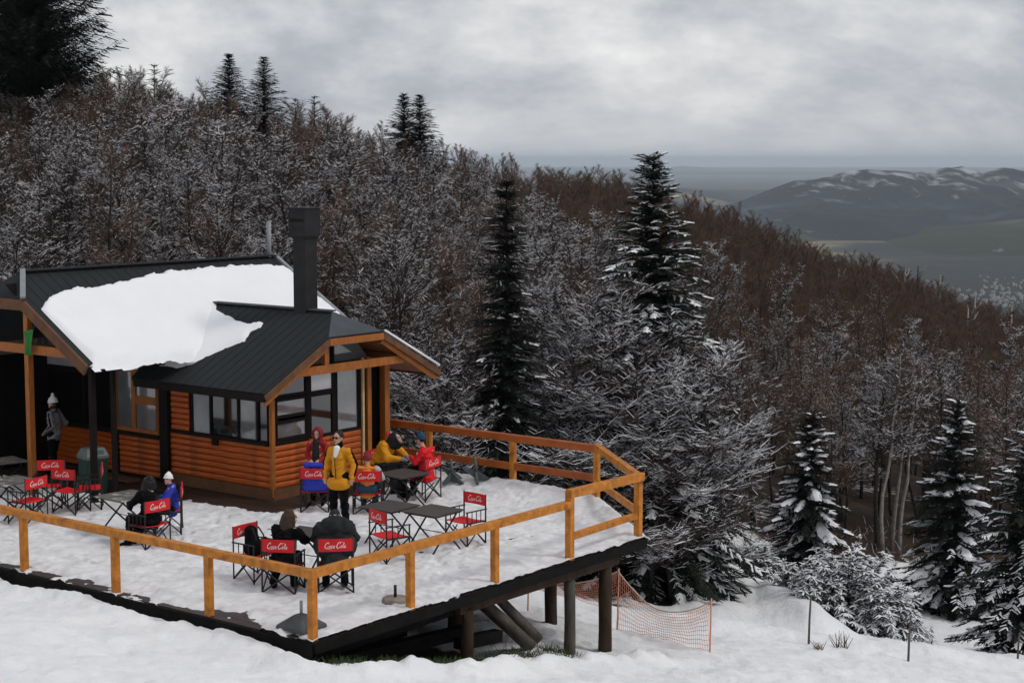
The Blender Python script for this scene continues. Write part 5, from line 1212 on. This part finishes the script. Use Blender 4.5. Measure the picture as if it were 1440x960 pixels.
# ------------------------------------------------------------------ conifers
def conifer(seed, h, r, snow, needle='needle', dens=1.0, droop=.35, base=.04, power=.85, lump=1.0, clump=False, snow_top=1.0, upturn=0.0, fine=.085, seg=1):
    rg = random.Random(seed); tr_ = MB(); V = []; Fc = []; Mi = []
    tr_.tube([(0, 0, -.4), (0, 0, h * .3), (.02 * h * .2, 0, h * .65), (0, 0, h * .975)], [h * .013 + .03, h * .011 + .02, h * .006 + .012, .008], 7)
    def leaf(a, d, L, wdt, dr, up, m):
        side = d.cross(Vector((0, 0, 1)))
        side = side.normalized() if side.length > .05 else Vector((1, 0, 0))
        o = len(V); n = seg
        for i in range(n + 1):
            u = i / n; c = a + d * (L * u) + Vector((0, 0, -dr * L * u * u + up)); w_ = wdt * ((1 - u * .75) if n > 1 else (1, .45)[i]) * (.55 if i == 0 and n > 1 else 1)
            V.append(tuple(c)); V.append(tuple(c + side * w_ - Vector((0, 0, w_ * .45)))); V.append(tuple(c - side * w_ - Vector((0, 0, w_ * .45))))
        for i in range(n):
            p = o + 3 * i; Fc.append((p, p + 3, p + 4, p + 1)); Fc.append((p + 3, p, p + 2, p + 5)); Mi.extend((m, m))
    nwh = int(h / (.27 if not clump else .42) * dens ** .5); 
    for i in range(nwh):
        u = base + (1 - base) * (i + rg.uniform(-.3, .3)) / nwh; u = min(max(u, base), .985); z = h * u
        R_ = r * ((1 - u) ** power) * rg.uniform(.85, 1.15) + .05; nb = int((5 + 4 * (1 - u)) * dens); a0 = rg.uniform(0, 6.28)
        for k in range(nb):
            a = a0 + 2 * math.pi * k / nb + rg.uniform(-.3, .3); z = min(h * .985, h * u + rg.uniform(-.16, .16) * (1 - .6 * u)); L = R_ * rg.uniform(.50, 1.22); dr = droop * rg.uniform(.6, 1.3) * (1 - u * .6)
            el_ = rg.uniform(-.05, .35) + .5 * u ** 2
            d = Vector((math.cos(a) * math.cos(el_), math.sin(a) * math.cos(el_), math.sin(el_)))
            tr_.tube([(0, 0, z), d * (L * .5) + Vector((0, 0, z - dr * L * .25)), d * (L * .95) + Vector((0, 0, z - dr * L * .9 + upturn * L))], [.018 + .006 * L, .010, .004], 3, cap=False)
            ns = max(5, int(L / fine * min(dens, 1.6) ** .5)); sn_b = rg.random() < snow * 1.15
            for s_ in range(ns):
                t = (s_ + .6) / ns; c = d * (L * t) + Vector((0, 0, z - dr * L * t * t + upturn * L * t ** 3))
                for sg in (-1, 1):
                    side = Vector((-math.sin(a), math.cos(a), 0)) * sg
                    ld = (d * rg.uniform(.55, .9) + side * rg.uniform(.45, .95) + Vector((0, 0, rg.uniform(-.35, .12)))).normalized()
                    ll = (.17 + .075 * L * (1 - t * .6)) * rg.uniform(.65, 1.25); ww = ll * rg.uniform(.08, .15)
                    leaf(c, ld, ll, ww, .35, 0, 0)
                    if fine < .1: leaf(c + ld * ll * .35, (ld + Vector((rg.gauss(0, .4), rg.gauss(0, .4), rg.uniform(-.5, .15)))).normalized(), ll * .6, ww * .7, .4, 0, 0)
                    if sn_b and t > .30 * (2 - snow_top) and rg.random() < snow * (.25 + .75 * t): leaf(c + ld * ll * .12, ld, ll * rg.uniform(.6, 1.0), ww * rg.uniform(.8, 1.3) * lump, .35, .018 * lump + .01, 1)
            if sn_b and lump > 1.2 and rg.random() < snow * 1.5:      # a pillow of snow along the outer bough
                o = len(V); n_ = 5; t0 = rg.uniform(.35, .55); sv = Vector((-math.sin(a), math.cos(a), 0)); wv = (.08 + .075 * L) * rg.uniform(.7, 1.2) * (.7 + .2 * lump)
                for i_ in range(n_ + 1):
                    t = t0 + (1.04 - t0) * i_ / n_; c = d * (L * t) + Vector((0, 0, z - dr * L * t * t + .02)); ww = wv * (math.sin(math.pi * (.12 + .8 * i_ / n_)) ** .7) * rg.uniform(.75, 1.2)
                    for k_, (fx, fz) in enumerate(((-1, -.5), (-.6, .12), (0, .36), (.6, .12), (1, -.5))): V.append(tuple(c + sv * ww * fx * rg.uniform(.8, 1.15) + Vector((0, 0, ww * fz))))
                for i_ in range(n_):
                    for k_ in range(4): p = o + 5 * i_ + k_; Fc.append((p, p + 5, p + 6, p + 1)); Mi.append(1)
            c = d * (L * .9) + Vector((0, 0, z - dr * L * .81 + upturn * L * .7)); leaf(c, (d + Vector((0, 0, -.25))).normalized(), .22 + .1 * L, .05 + .02 * L, .3, 0, 0)
            if sn_b and rg.random() < snow: leaf(c, (d + Vector((0, 0, -.22))).normalized(), .2 + .09 * L, (.05 + .03 * L) * lump, .3, .03 * lump, 1)
    for k in range(5): leaf(Vector((0, 0, h * (.94 + .01 * k))), Vector((math.cos(k * 2.4) * .5, math.sin(k * 2.4) * .5, 1)).normalized(), .22, .03, 0, 0, 0)
    me = bpy.data.meshes.new('crown'); me.from_pydata(V, [], Fc); me.materials.append(M[needle]); me.materials.append(M['twig_snow'])
    me.polygons.foreach_set('material_index', Mi); me.update()
    return tr_.data('trunk', 'bark', True), me
def plant_tree(name, meshes, loc, rz, s, label, cat='tree', group=None, lean=(0, 0)):
    t = empty(name, loc, rz, label, cat, group); t.scale = s if isinstance(s, tuple) else (s, s, s)
    t.rotation_euler = (lean[0], lean[1], rz)
    link('trunk', meshes[0], t); link('crown', meshes[1], t); return t
def stand(px, d):                               # a foot on the ground along a photo column
    x = (px - 720) / F * d; return Vector((x, d, gz(x, d)))
def conifer_at(name, px, py_top, d, r, label, seed, group=None, px_top=None, sx=1.0, **k):
    P = stand(px, d); top = AT(px if px_top is None else px_top, py_top, d); h = max(.5, top.z - P.z)
    if d > 75: k.setdefault('fine', .15)
    t = plant_tree(name, conifer(seed, h, r, **k), P, 0, 1.0, label, 'tree', group)
    t.rotation_euler = (0, math.atan2(top.x - P.x, h), 0); return t

conifer_at('spruce_tree', 925, 214, 44.5, 2.7, 'tallest snow laden spruce, standing just beyond the far corner of the deck', 11, px_top=918, snow=.55, needle='needle', dens=2.0, droop=.55, power=.62, lump=1.15, snow_top=.7, base=.02)
conifer_at('spruce_tree', 712, 250, 42.2, 1.2, 'slender dark spruce with snow only near its tip, behind the far railing', 12, snow=.26, needle='needle_dark', dens=2.0, droop=.5, power=.62)
conifer_at('spruce_tree', 1143, 578, 55, 1.45, 'small snow topped spruce at the wood edge above the white bush', 14, snow=.44, needle='needle_dark', dens=1.9, droop=.45, power=.62, lump=1.7)
conifer_at('spruce_tree', 1348, 560, 50, 1.55, 'dark narrow spruce with snow pads second from the right edge', 15, snow=.40, needle='needle_dark', dens=1.9, droop=.45, power=.66, lump=1.6)
conifer_at('spruce_tree', 1448, 600, 42.5, 1.75, 'snow dusted spruce cut by the right edge of the view', 16, snow=.62, needle='needle_dark', dens=1.5, droop=.4, power=.6, lump=1.15)
conifer_at('spruce_tree', 322, 74, 106, 4.6, 'left of the two pointed conifers on the skyline', 17, snow=.04, needle='needle_dark', dens=2.6, droop=.3, power=1.0)
conifer_at('spruce_tree', 371, 78, 106, 4.4, 'right of the two pointed conifers on the skyline', 18, snow=.04, needle='needle_dark', dens=2.3, droop=.3, power=1.0)
conifer_at('spruce_tree', 568, 130, 104, 3.4, 'left half of the pair of close dark conifers on the skyline', 19, snow=.03, needle='needle_dark', dens=2.4, droop=.3, power=.85)
conifer_at('spruce_tree', 590, 132, 104, 3.6, 'right half of the pair of close dark conifers on the skyline', 20, snow=.03, needle='needle_dark', dens=2.4, droop=.3, power=.85)
conifer_at('spruce_tree', 442, 132, 110, 3.0, 'small conifer tip right of the two pointed skyline conifers', 21, snow=.04, needle='needle_dark', droop=.3)
conifer_at('spruce_tree', 415, 136, 110, 2.6, 'tiny conifer tip next to the pointed skyline conifers', 22, snow=.04, needle='needle_dark', droop=.3)
conifer_at('spruce_tree', 217, 88, 104, 2.6, 'small faint conifer tip between the big pine and the pointed conifers', 23, snow=.05, needle='needle_dark', droop=.3)
conifer_at('pine_tree', 45, -150, 80, 4.1, 'large black green pine filling the upper left corner', 24, snow=0.0, fine=.15, needle='needle_dark', dens=3.2, droop=.10, power=.36, clump=True, base=.41, upturn=.18)
conifer_at('pine_tree', -50, -130, 84, 4.3, 'dark pine behind the big corner pine, cut by the left edge', 25, snow=0.0, fine=.17, needle='needle_dark', dens=2.4, droop=.10, power=.36, clump=True, base=.41, upturn=.18)

# snowy bushes on the bank
def bush(seed, h, r, snow, dens=1.0, needle='needle_shrub'):
    rg = random.Random(seed); tr_ = MB(); V = []; Fc = []; Mi = []
    def leaf(a, d, L, wdt, dr, up, m):
        side = d.cross(Vector((0, 0, 1))); side = side.normalized() if side.length > .05 else Vector((1, 0, 0)); o = len(V)
        for i in range(3):
            u = i / 2; c = a + d * (L * u) + Vector((0, 0, -dr * L * u * u + up)); w_ = wdt * (1 - u * .75) * (.6 if i == 0 else 1)
            V.append(tuple(c)); V.append(tuple(c + side * w_ - Vector((0, 0, w_ * .5)))); V.append(tuple(c - side * w_ - Vector((0, 0, w_ * .5))))
        for i in range(2):
            p = o + 3 * i; Fc.append((p, p + 3, p + 4, p + 1)); Fc.append((p + 3, p, p + 2, p + 5)); Mi.extend((m, m))
    for i in range(int(75 * dens)):
        a = rg.uniform(0, 6.28); el_ = math.asin(rg.uniform(.04, .96)); d = Vector((math.cos(a) * math.cos(el_), math.sin(a) * math.cos(el_), math.sin(el_)))
        tip = Vector((d.x * r, d.y * r, d.z * h)) * rg.uniform(.72, 1.08); mid = tip * .55 + Vector((0, 0, h * .16)); b0 = Vector((d.x * .12, d.y * .12, -.1))
        tr_.tube([b0, mid, tip], [.028, .016, .005], 4, cap=False); n = 9
        for k in range(n):
            t = .35 + .65 * (k + rg.random()) / n; c = (b0 * (1 - t) ** 2 + mid * 2 * t * (1 - t) + tip * t * t); dd = (mid - b0).lerp(tip - mid, t).normalized()
            for q in range(7):
                ld = (dd * .5 + Vector((rg.gauss(0, .6), rg.gauss(0, .6), rg.uniform(-.3, .35)))).normalized(); ll = rg.uniform(.10, .22); ww = ll * .17
                leaf(c, ld, ll, ww, .5, 0, 0)
                if rg.random() < snow * (.4 + .6 * t): leaf(c + ld * ll * .1, ld, ll * .95, ww * 1.35, .5, .022, 1)
    me = bpy.data.meshes.new('crown'); me.from_pydata(V, [], Fc); me.materials.append(M[needle]); me.materials.append(M['twig_snow'])
    me.polygons.foreach_set('material_index', Mi); me.update(); return tr_.data('stem', 'bark', True), me
def bush_at(px, d, h, r, label, seed, snow, dens=1.0, group=None, lean=0.0):
    P = stand(px, d); t = empty('snowy_bush', P, seed * .7, label, 'bush', group); a, b = bush(seed, h, r, snow, dens); link('stem', a, t); link('foliage', b, t); return t
bush_at(1200, 42.6, 2.35, 1.55, 'big snow covered evergreen bush on the bank, the largest one', 31, .95, 2.3)
bush_at(1252, 41.8, 1.55, 1.15, 'snow covered evergreen bush leaning against the right of the largest bush', 32, .92, 1.6)
bush_at(1130, 44.5, 1.15, .75, 'low snowy evergreen bush just left of the largest bush', 33, .75, .9)
bush_at(1073, 47.5, 1.05, .62, 'small snowy bush half way between the tall spruce and the largest bush', 34, .6, .8)
bush_at(1012, 47.0, 1.3, .55, 'small frosted bush at the foot of the tall spruce', 35, .5, .7)
bush_at(1150, 42.0, .5, .4, 'knee high snowy bush at the front foot of the largest bush', 36, .55, .4)

# ------------------------------------------------------------------ the bare wood: single trees near by, one mass beyond
VAR_SNOW = [bare_tree(100 + i, 7.8, 2.25, (.30, .24, .36, .20, .28, .40)[i], dens=1.0, multi=(1, 2, 1, 1, 2, 1)[i], r0=(.105, .09, .125, .085, .10, .11)[i], low=(.36, .30, .42, .34, .28, .46)[i], steep=.22) for i in range(6)]
VAR_MID = [bare_tree(120 + i, 7.6, 2.0, .10, twig='twig_brown', dens=.95, multi=(1, 2, 1)[i], low=.38, steep=.25) for i in range(3)]
VAR_BROWN = [bare_tree(140 + i, 7.0, 2.4, .0, twig='twig_brown', dens=.9, multi=(1, 2, 1)[i], low=.25, r0=.075, steep=.28) for i in range(3)]
rg = random.Random(21); spots = []
def free(x, y):
    px = pxof(x, y); s, t = dkinv(Vector((x, y, 0)))
    if s > -1 and t > -1 and s < 11.6 and t < 9.6: return False
    if px < 470 and y < 47.5: return False
    q = Vector((x, y, 0)) - HW; lx, ly_ = q.dot(E1), q.dot(E2)
    if -4 < lx < 7.5 and -2 < ly_ < 9.5: return False
    lim = float(np.interp(px, [470, 560, 700, 820, 930, 1000, 1100, 1200, 1300, 1400, 1600], [45, 43, 43.5, 43.5, 47, 60, 59, 58, 60, 61, 60]))
    if y < lim: return False
    for (cx_, cy_, cr_) in ((925, 44.5, 1.5), (712, 43, 1.6), (1143, 55, 1.3), (1348, 50, 1.4)):
        if math.hypot(x - (cx_ - 720) / F * cy_, y - cy_) < cr_: return False
    return True
d = 42.0
while d < 330:
    gap = 2.35 if d < 75 else 2.35 if d < 110 else 2.5 if d < 170 else 3.3
    lo, hi = (-150 - 720) / F * d, (1600 - 720) / F * d; n = int((hi - lo) / gap)
    for i in range(n):
        x = lo + (hi - lo) * (i + rg.uniform(.05, .95)) / n; y = d + rg.uniform(-.5, .5) * gap
        if not free(x, y): continue
        px = float(pxof(x, y))
        # past the crest nothing shows
        if px < 800 and y > 150 and px < 600: continue
        spots.append((y, x, px))
    d += gap * (1.0 if d < 130 else 1.15)
spots.sort()
def kind_of(y, px):
    e = rg.random()
    if px > 760:
        f = np.clip((y - np.interp(px, [760, 1000, 1250, 1440], [58, 68, 74, 70])) / 46, 0, 1)
        return 'brown' if e < f else ('mid' if e < f + (.62 if px > 950 else .3) * (1 - f) else 'snow')
    f = np.clip((y - 60) / 55, 0, 1) * .75
    return 'brown' if e < f * .4 else ('mid' if e < f + .18 else 'snow')
inview = [s for s in spots if -40 < s[2] < 1485]
single = set(inview[:280]); far = [s for s in spots if s not in single]
LAB = {'snow': 'bare tree with snowy twigs', 'mid': 'bare brownish tree with thin snow', 'brown': 'bare brown tree without snow'}
ZONE = [(-60, 'above the porch'), (150, 'above the snowy roof'), (300, 'just left of the chimney'), (420, 'just right of the chimney'), (560, 'left of the slender dark spruce'), (712, 'right of the slender dark spruce'),
        (830, 'around the tallest spruce'), (1000, 'left of the small snowy spruce'), (1143, 'right of the small snowy spruce'), (1250, 'left of the dark narrow spruce'), (1348, 'by the right edge')]
ORD = 'first second third fourth fifth sixth seventh eighth ninth tenth eleventh twelfth thirteenth fourteenth fifteenth sixteenth'.split()
cells = {}
for sp in single:
    zi = max(i for i, z in enumerate(ZONE) if sp[2] >= z[0]); cells.setdefault(zi, []).append(sp)
NAME = {}
for zi, L_ in cells.items():
    L_.sort(); nr = max(1, math.ceil(len(L_) / 8)); per = math.ceil(len(L_) / nr)
    for r_ in range(nr):
        row = sorted(L_[r_ * per:(r_ + 1) * per], key=lambda q: q[2])
        for i, sp in enumerate(row): NAME[sp] = f"{ORD[i]} from left, {('front', 'second', 'third', 'fourth', 'fifth', 'sixth')[r_]} row {ZONE[zi][1]}"
for sp in sorted(single):
    y, x, px = sp
    kd = kind_of(y, px); v = {'snow': VAR_SNOW, 'mid': VAR_MID, 'brown': VAR_BROWN}[kd]; j = rg.randrange(len(v)); s = rg.uniform(.80, 1.10)
    if px > 1000: s *= .92
    plant_tree('bare_tree', v[j], (x, y, gz(x, y)), rg.uniform(0, 6.28), (s * rg.uniform(.9, 1.15), s * rg.uniform(.9, 1.15), s), 'bare tree, ' + NAME[sp] if kd == 'snow' else ('brownish' if kd == 'mid' else 'snowless brown') + ' bare tree, ' + NAME[sp], 'tree', 'bare trees of the wood round the lodge')
# a few that stand out
plant_tree('bare_tree', bare_tree(160, 8.4, 3.6, .46, dens=1.25, multi=3, r0=.10, low=.2), stand(815, 45.0), 1.0, 1.0, 'broad arching bare tree heavy with snow between the two tall spruces', 'tree')
plant_tree('bare_tree', bare_tree(161, 7.2, 3.0, .42, dens=1.2, multi=2, r0=.09, low=.2), stand(868, 43.8), 2.0, 1.0, 'snow laden bare tree leaning against the left of the tallest spruce', 'tree')
plant_tree('bare_tree', bare_tree(162, 6.8, 2.6, .40, dens=1.1, multi=2, r0=.08, low=.2), stand(770, 44.0), .4, .95, 'snow laden bare tree just right of the slender dark spruce', 'tree')
for i, (px, d_, h_, sp_, lab) in enumerate(((912, 42.6, 7.4, 2.9, 'wide frosted bare tree hiding the left foot of the tallest spruce'), (946, 43.0, 6.2, 2.3, 'frosted bare tree spreading before the right flank of the tallest spruce'), (870, 43.0, 8.0, 3.1, 'frosted bare tree between the railing corner and the tallest spruce'),
        (598, 42.0, 5.6, 2.4, 'frosted bare tree under the right eave of the lodge'), (655, 42.3, 6.0, 2.3, 'frosted bare tree just left of the slender dark spruce'))):
    if i == 0: HERO = [bare_tree(180, 7.4, 3.0, .36, dens=1.2, multi=2, r0=.085, low=.15), bare_tree(181, 6.0, 2.4, .36, dens=1.2, multi=2, r0=.085, low=.15)]
    hm_ = HERO[0 if h_ > 7 else 1]; k_ = h_ / (7.4 if h_ > 7 else 6.0)
    plant_tree('bare_tree', hm_, stand(px, d_), i * 1.3, k_, lab, 'tree')
for i, (px, d_, lab) in enumerate(((1252, 59.2, 'leftmost pale bare trunk of the cluster at the edge of the clearing'), (1264, 60.2, 'middle pale bare trunk of the cluster at the edge of the clearing'), (1274, 59.5, 'rightmost pale bare trunk of the cluster at the edge of the clearing'), (1012, 57.5, 'thick grey trunk right of the tallest spruce'))):
    plant_tree('bare_tree', bare_tree(170 + i, 7.6, 1.9, .25, trunkm='pale_trunk', dens=.8, r0=.085 if i < 3 else .15, low=.5), stand(px, d_), i, 1.0, lab, 'tree')
# dead snags on the far slope
for i, (px, py, d_, hh) in enumerate(((1178, 384, 205, 5), (1272, 384, 232, 7), (1290, 380, 235, 8), (1322, 392, 240, 7), (1372, 414, 240, 8), (1424, 434, 225, 8), (1362, 440, 200, 6))):
    top = AT(px, py - 6, d_); P = stand(px, d_); h = max(3, top.z - P.z); f = MB(); q = random.Random(i)
    f.tube([(0, 0, -.5), (.1, 0, h * .5), (.2, .1, h)], [.22, .18, .06], 6); o = empty('dead_tree', P, 0, ('pale dead snag on the brown slope, ' + ('furthest left', 'left of the thick dark snag', 'thick dark one among the pale snags', 'right of the thick dark snag', 'tall one below the grey valley', 'at the right edge', 'short one below the others')[i]), 'dead tree')
    link('trunk', f.data('trunk', 'dead_wood' if i != 2 else 'bark', True), o)
    for k in range(3):
        f = MB(); a = q.uniform(0, 6.28); z = h * q.uniform(.6, .9); f.tube([(.15, 0, z), (.15 + math.cos(a) * .8, math.sin(a) * .8, z + .5), (.15 + math.cos(a) * 1.2, math.sin(a) * 1.2, z + 1.3)], [.12, .08, .03], 5); link('branch', f.data('branch', 'dead_wood', True), o)

def whole(v, name):                              # trunk and crown in one mesh, for the far wood only
    a, b = v; nv = len(a.vertices); co = [tuple(q.co) for q in a.vertices] + [tuple(q.co) for q in b.vertices]
    fc = [tuple(p.vertices) for p in a.polygons] + [tuple(i + nv for i in p.vertices) for p in b.polygons]
    mi = [0] * len(a.polygons) + [p.material_index + 1 for p in b.polygons]; me = bpy.data.meshes.new(name); me.from_pydata(co, [], fc)
    for m in (a.materials[0], b.materials[0], b.materials[1]): me.materials.append(m)
    me.polygons.foreach_set('material_index', mi); me.update(); return me
def stuff_wood(name, pts, variants):
    """pts: x,y,z,scale,rot,variant; one object that scatters the variants on its points"""
    me = bpy.data.meshes.new(name); me.from_pydata([p[:3] for p in pts], [], [])
    for an, ix in (('scl', 3), ('rot', 4), ('kind', 5)):
        a = me.attributes.new(an, 'FLOAT', 'POINT'); a.data.foreach_set('value', [float(p[ix]) for p in pts])
    ob = link(name, me); ng = bpy.data.node_groups.new(name, 'GeometryNodeTree')
    ng.interface.new_socket('Geometry', in_out='INPUT', socket_type='NodeSocketGeometry'); ng.interface.new_socket('Geometry', in_out='OUTPUT', socket_type='NodeSocketGeometry')
    gi = ng.nodes.new('NodeGroupInput'); go = ng.nodes.new('NodeGroupOutput'); jn = ng.nodes.new('GeometryNodeJoinGeometry')
    def attr(nm):
        n = ng.nodes.new('GeometryNodeInputNamedAttribute'); n.data_type = 'FLOAT'; n.inputs[0].default_value = nm; return [o for o in n.outputs if o.enabled and o.name == 'Attribute'][0]
    rot = attr('rot'); scl = attr('scl'); kd = attr('kind'); cx = ng.nodes.new('ShaderNodeCombineXYZ'); ng.links.new(rot, cx.inputs[2]); sv = ng.nodes.new('ShaderNodeVectorMath'); sv.operation = 'SCALE'; sv.inputs[0].default_value = (1.0, 1.0, 1.08); ng.links.new(scl, sv.inputs[3])
    for i, v in enumerate(variants):
        src = bpy.data.objects.new('tree_shape', whole(v, 'tree_shape'))
        oi = ng.nodes.new('GeometryNodeObjectInfo'); oi.inputs['Object'].default_value = src; oi.inputs['As Instance'].default_value = True
        cmp_ = ng.nodes.new('FunctionNodeCompare'); cmp_.data_type = 'FLOAT'; cmp_.operation = 'EQUAL'; ng.links.new(kd, cmp_.inputs[0]); cmp_.inputs[1].default_value = float(i); cmp_.inputs['Epsilon'].default_value = .1
        ip = ng.nodes.new('GeometryNodeInstanceOnPoints'); ng.links.new(gi.outputs[0], ip.inputs['Points']); ng.links.new(cmp_.outputs[0], ip.inputs['Selection']); ng.links.new(oi.outputs['Geometry'], ip.inputs['Instance'])
        ng.links.new(cx.outputs[0], ip.inputs['Rotation']); ng.links.new(sv.outputs[0], ip.inputs['Scale']); ng.links.new(ip.outputs[0], jn.inputs[0])
    ng.links.new(jn.outputs[0], go.inputs[0]); m = ob.modifiers.new('scatter', 'NODES'); m.node_group = ng
    return tag(ob, kind='stuff')
ps, pb_ = [], []
for (y, x, px) in far:
    kd = kind_of(y, px); s = rg.uniform(.78, 1.12) * (1.0 if y < 150 else 1.12) * (.86 if px < 760 and y > 88 else 1)
    rec = (x, y, gz(x, y) - .1, s, rg.uniform(0, 6.28))
    if kd == 'brown': pb_.append(rec + (rg.randrange(2),))
    else: ps.append(rec + (rg.randrange(2) + (0 if kd == 'snow' else 2),))
stuff_wood('snowy_wood', ps, [VAR_SNOW[0], VAR_SNOW[2], VAR_MID[0], VAR_MID[2]]); stuff_wood('brown_wood', pb_, [VAR_BROWN[0], VAR_BROWN[2]])
print('trees', len(single), 'far', len(ps), len(pb_), 'tris', [len(v[1].polygons) * 2 for v in VAR_SNOW + VAR_BROWN])
# undergrowth at the wood's edge
mb = MB(); q = random.Random(8)
tw = TW()
for i in range(420):
    px = q.uniform(930, 1460); dd = q.uniform(56, 64); P = stand(px, dd)
    for k in range(5):
        a = q.uniform(0, 6.28); e = P + Vector((math.cos(a) * .35, math.sin(a) * .35, q.uniform(.2, .7))); m_ = P.lerp(e, .5) + Vector((q.gauss(0, .06), q.gauss(0, .06), 0)); tw.seg(P, m_, .006, .005, False); tw.seg(m_, e, .005, .003, q.random() < .12, 1.0)
tag(link('undergrowth', tw.mesh('undergrowth', ('twig_brown', 'twig_snow'))), kind='stuff')

# ------------------------------------------------------------------ safety net, stakes, grass
def gpx(px, py):                                 # where a photo point meets the real ground
    r = ray(px, py); t = 10.0
    while t < 80:
        p = Vector((r.x * t, r.y * t, H + r.z * t))
        if p.z <= gz(p.x, p.y): return Vector((p.x, p.y, gz(p.x, p.y)))
        t += .05
    return p
nA = gpx(998, 916); nB = Vector((.2708 * 1, 0, 0))
poles = [AT(742, 900, 34.5), AT(868, 905, 33.8), None]
for i in (0, 1): poles[i].z = gz(poles[i].x, poles[i].y)
poles[2] = nA
net = empty('safety_net', poles[1], 0, 'drooping orange safety net strung beyond the log posts of the deck', 'safety net')
O = poles[1]; HT = [.80, 1.22, .98]
for i, p in enumerate(poles):
    f = MB(); f.tube([p - O + Vector((0, 0, -.2)), p - O + Vector((.02, 0, HT[i] + .05))], .017, 6); f.build('pole', 'net', net, smooth=True)
for i in (0, 1):
    a, b = poles[i] - O, poles[i + 1] - O; nx, nz = (52, 10) if i == 0 else (46, 11); sag = (.24, .50)[i]; hb = (.42, .05)[i]
    grid = []
    for k in range(nx + 1):
        u = k / nx; base = a.lerp(b, u); tz = (a.z + HT[i]) * (1 - u) + (b.z + HT[i + 1]) * u - sag * 4 * u * (1 - u) * (1 + .25 * (.5 - u))
        gz0 = gz(base.x + O.x, base.y + O.y) - O.z; bz = max(gz0 + .02, tz - 1.0 if i == 0 else gz0 + .02) + hb * (1 if i == 0 else 0)
        col = []
        for j in range(nz + 1):
            v = j / nz; bel = .10 * math.sin(math.pi * v) * math.sin(7 * u + 2 * v)
            col.append(Vector((base.x + .03 * math.sin(9 * u + 4 * v), base.y + bel, tz + (bz - tz) * v ** 1.1)))
        grid.append(col)
    th = .0045
    f = MB()
    for k in range(nx + 1): f.tube(grid[k], th, 3, cap=False)
    for j in range(1, nz + 1): f.tube([grid[k][j] for k in range(nx + 1)], th, 3, cap=False)
    tag(f.build('mesh_cord', 'net', net), kind='stuff')
    f = MB(); f.tube([grid[k][0] for k in range(nx + 1)], .014, 6); f.build('top_rope', 'rope', net, smooth=True)
for (px, py, h_, lab) in ((1137, 905, 1.05, 'thin grey stake in the snow, left of the snowy bushes'), (1277, 930, .95, 'thin grey stake in the snow, right of the snowy bushes'), (1431, 925, .6, 'short stake under the spruce at the right edge')):
    P = gpx(px, py); f = MB(); f.tube([(0, 0, -.2), (.01, 0, h_ * .5), (.035, .02, h_)], [.026, .024, .02], 7); o = f.build('stake', 'stake', smooth=True); o.location = P; tag(o, lab, 'stake')
# dry stalks poking from the snow
for (px, py, n_, h_, lab) in ((1183, 910, 6, .36, 'tuft of dry stalks in the snow right of the left stake'), (1150, 912, 5, .24, 'tuft of dry stalks in the snow beside the left stake')):
    P = gpx(px, py); tw = TW(); q = random.Random(px)
    for k in range(n_ * 3):
        a = q.uniform(0, 6.28); e = Vector((math.cos(a) * .22 * q.random(), math.sin(a) * .2 * q.random(), h_ * q.uniform(.5, 1.1))); s0 = Vector((q.uniform(-.12, .12), q.uniform(-.1, .1), -.05)); tw.seg(s0, s0 + e, .010, .004, False)
    o = link('dry_stalks', tw.mesh('dry_stalks', ('twig_brown', 'twig_snow'))); o.location = P; tag(o, lab, 'dry plant')
# thin wires staying the outer log post
# grass along the foot of the deck
tw = TW(); q = random.Random(12)
for i in range(2200):
    s_ = q.uniform(-.1, 6.6); t_ = q.gauss(-.28, .22) if s_ < 4.6 else q.gauss(.3, .3)
    if t_ < -.7: continue
    P = dk(s_, t_); P.z = gz(P.x, P.y) - .01; a = q.uniform(0, 6.28); L = q.uniform(.05, .14)
    e = P + Vector((math.cos(a) * L * .6, math.sin(a) * L * .6, L)); tw.seg(P, e, .006, .002, False)
me = tw.mesh('grass', ('grass', 'twig_snow')); tag(link('grass', me), kind='stuff')

# ------------------------------------------------------------------ the air
mb = MB(); mb.box((0, 28000, -243.0), (120000, 60000, 552)); hz = mb.build('haze', 'snow'); hz.data.materials.clear()
hm = bpy.data.materials.new('haze'); hm.use_nodes = True; hm.node_tree.nodes.clear(); pv = N(hm.node_tree, 'ShaderNodeVolumePrincipled'); ho = N(hm.node_tree, 'ShaderNodeOutputMaterial')
pv.inputs['Color'].default_value = (.80, .90, 1.0, 1); pv.inputs['Density'].default_value = 4.8e-5; hm.node_tree.links.new(pv.outputs[0], ho.inputs['Volume']); hz.data.materials.append(hm)
tag(hz, kind='stuff')
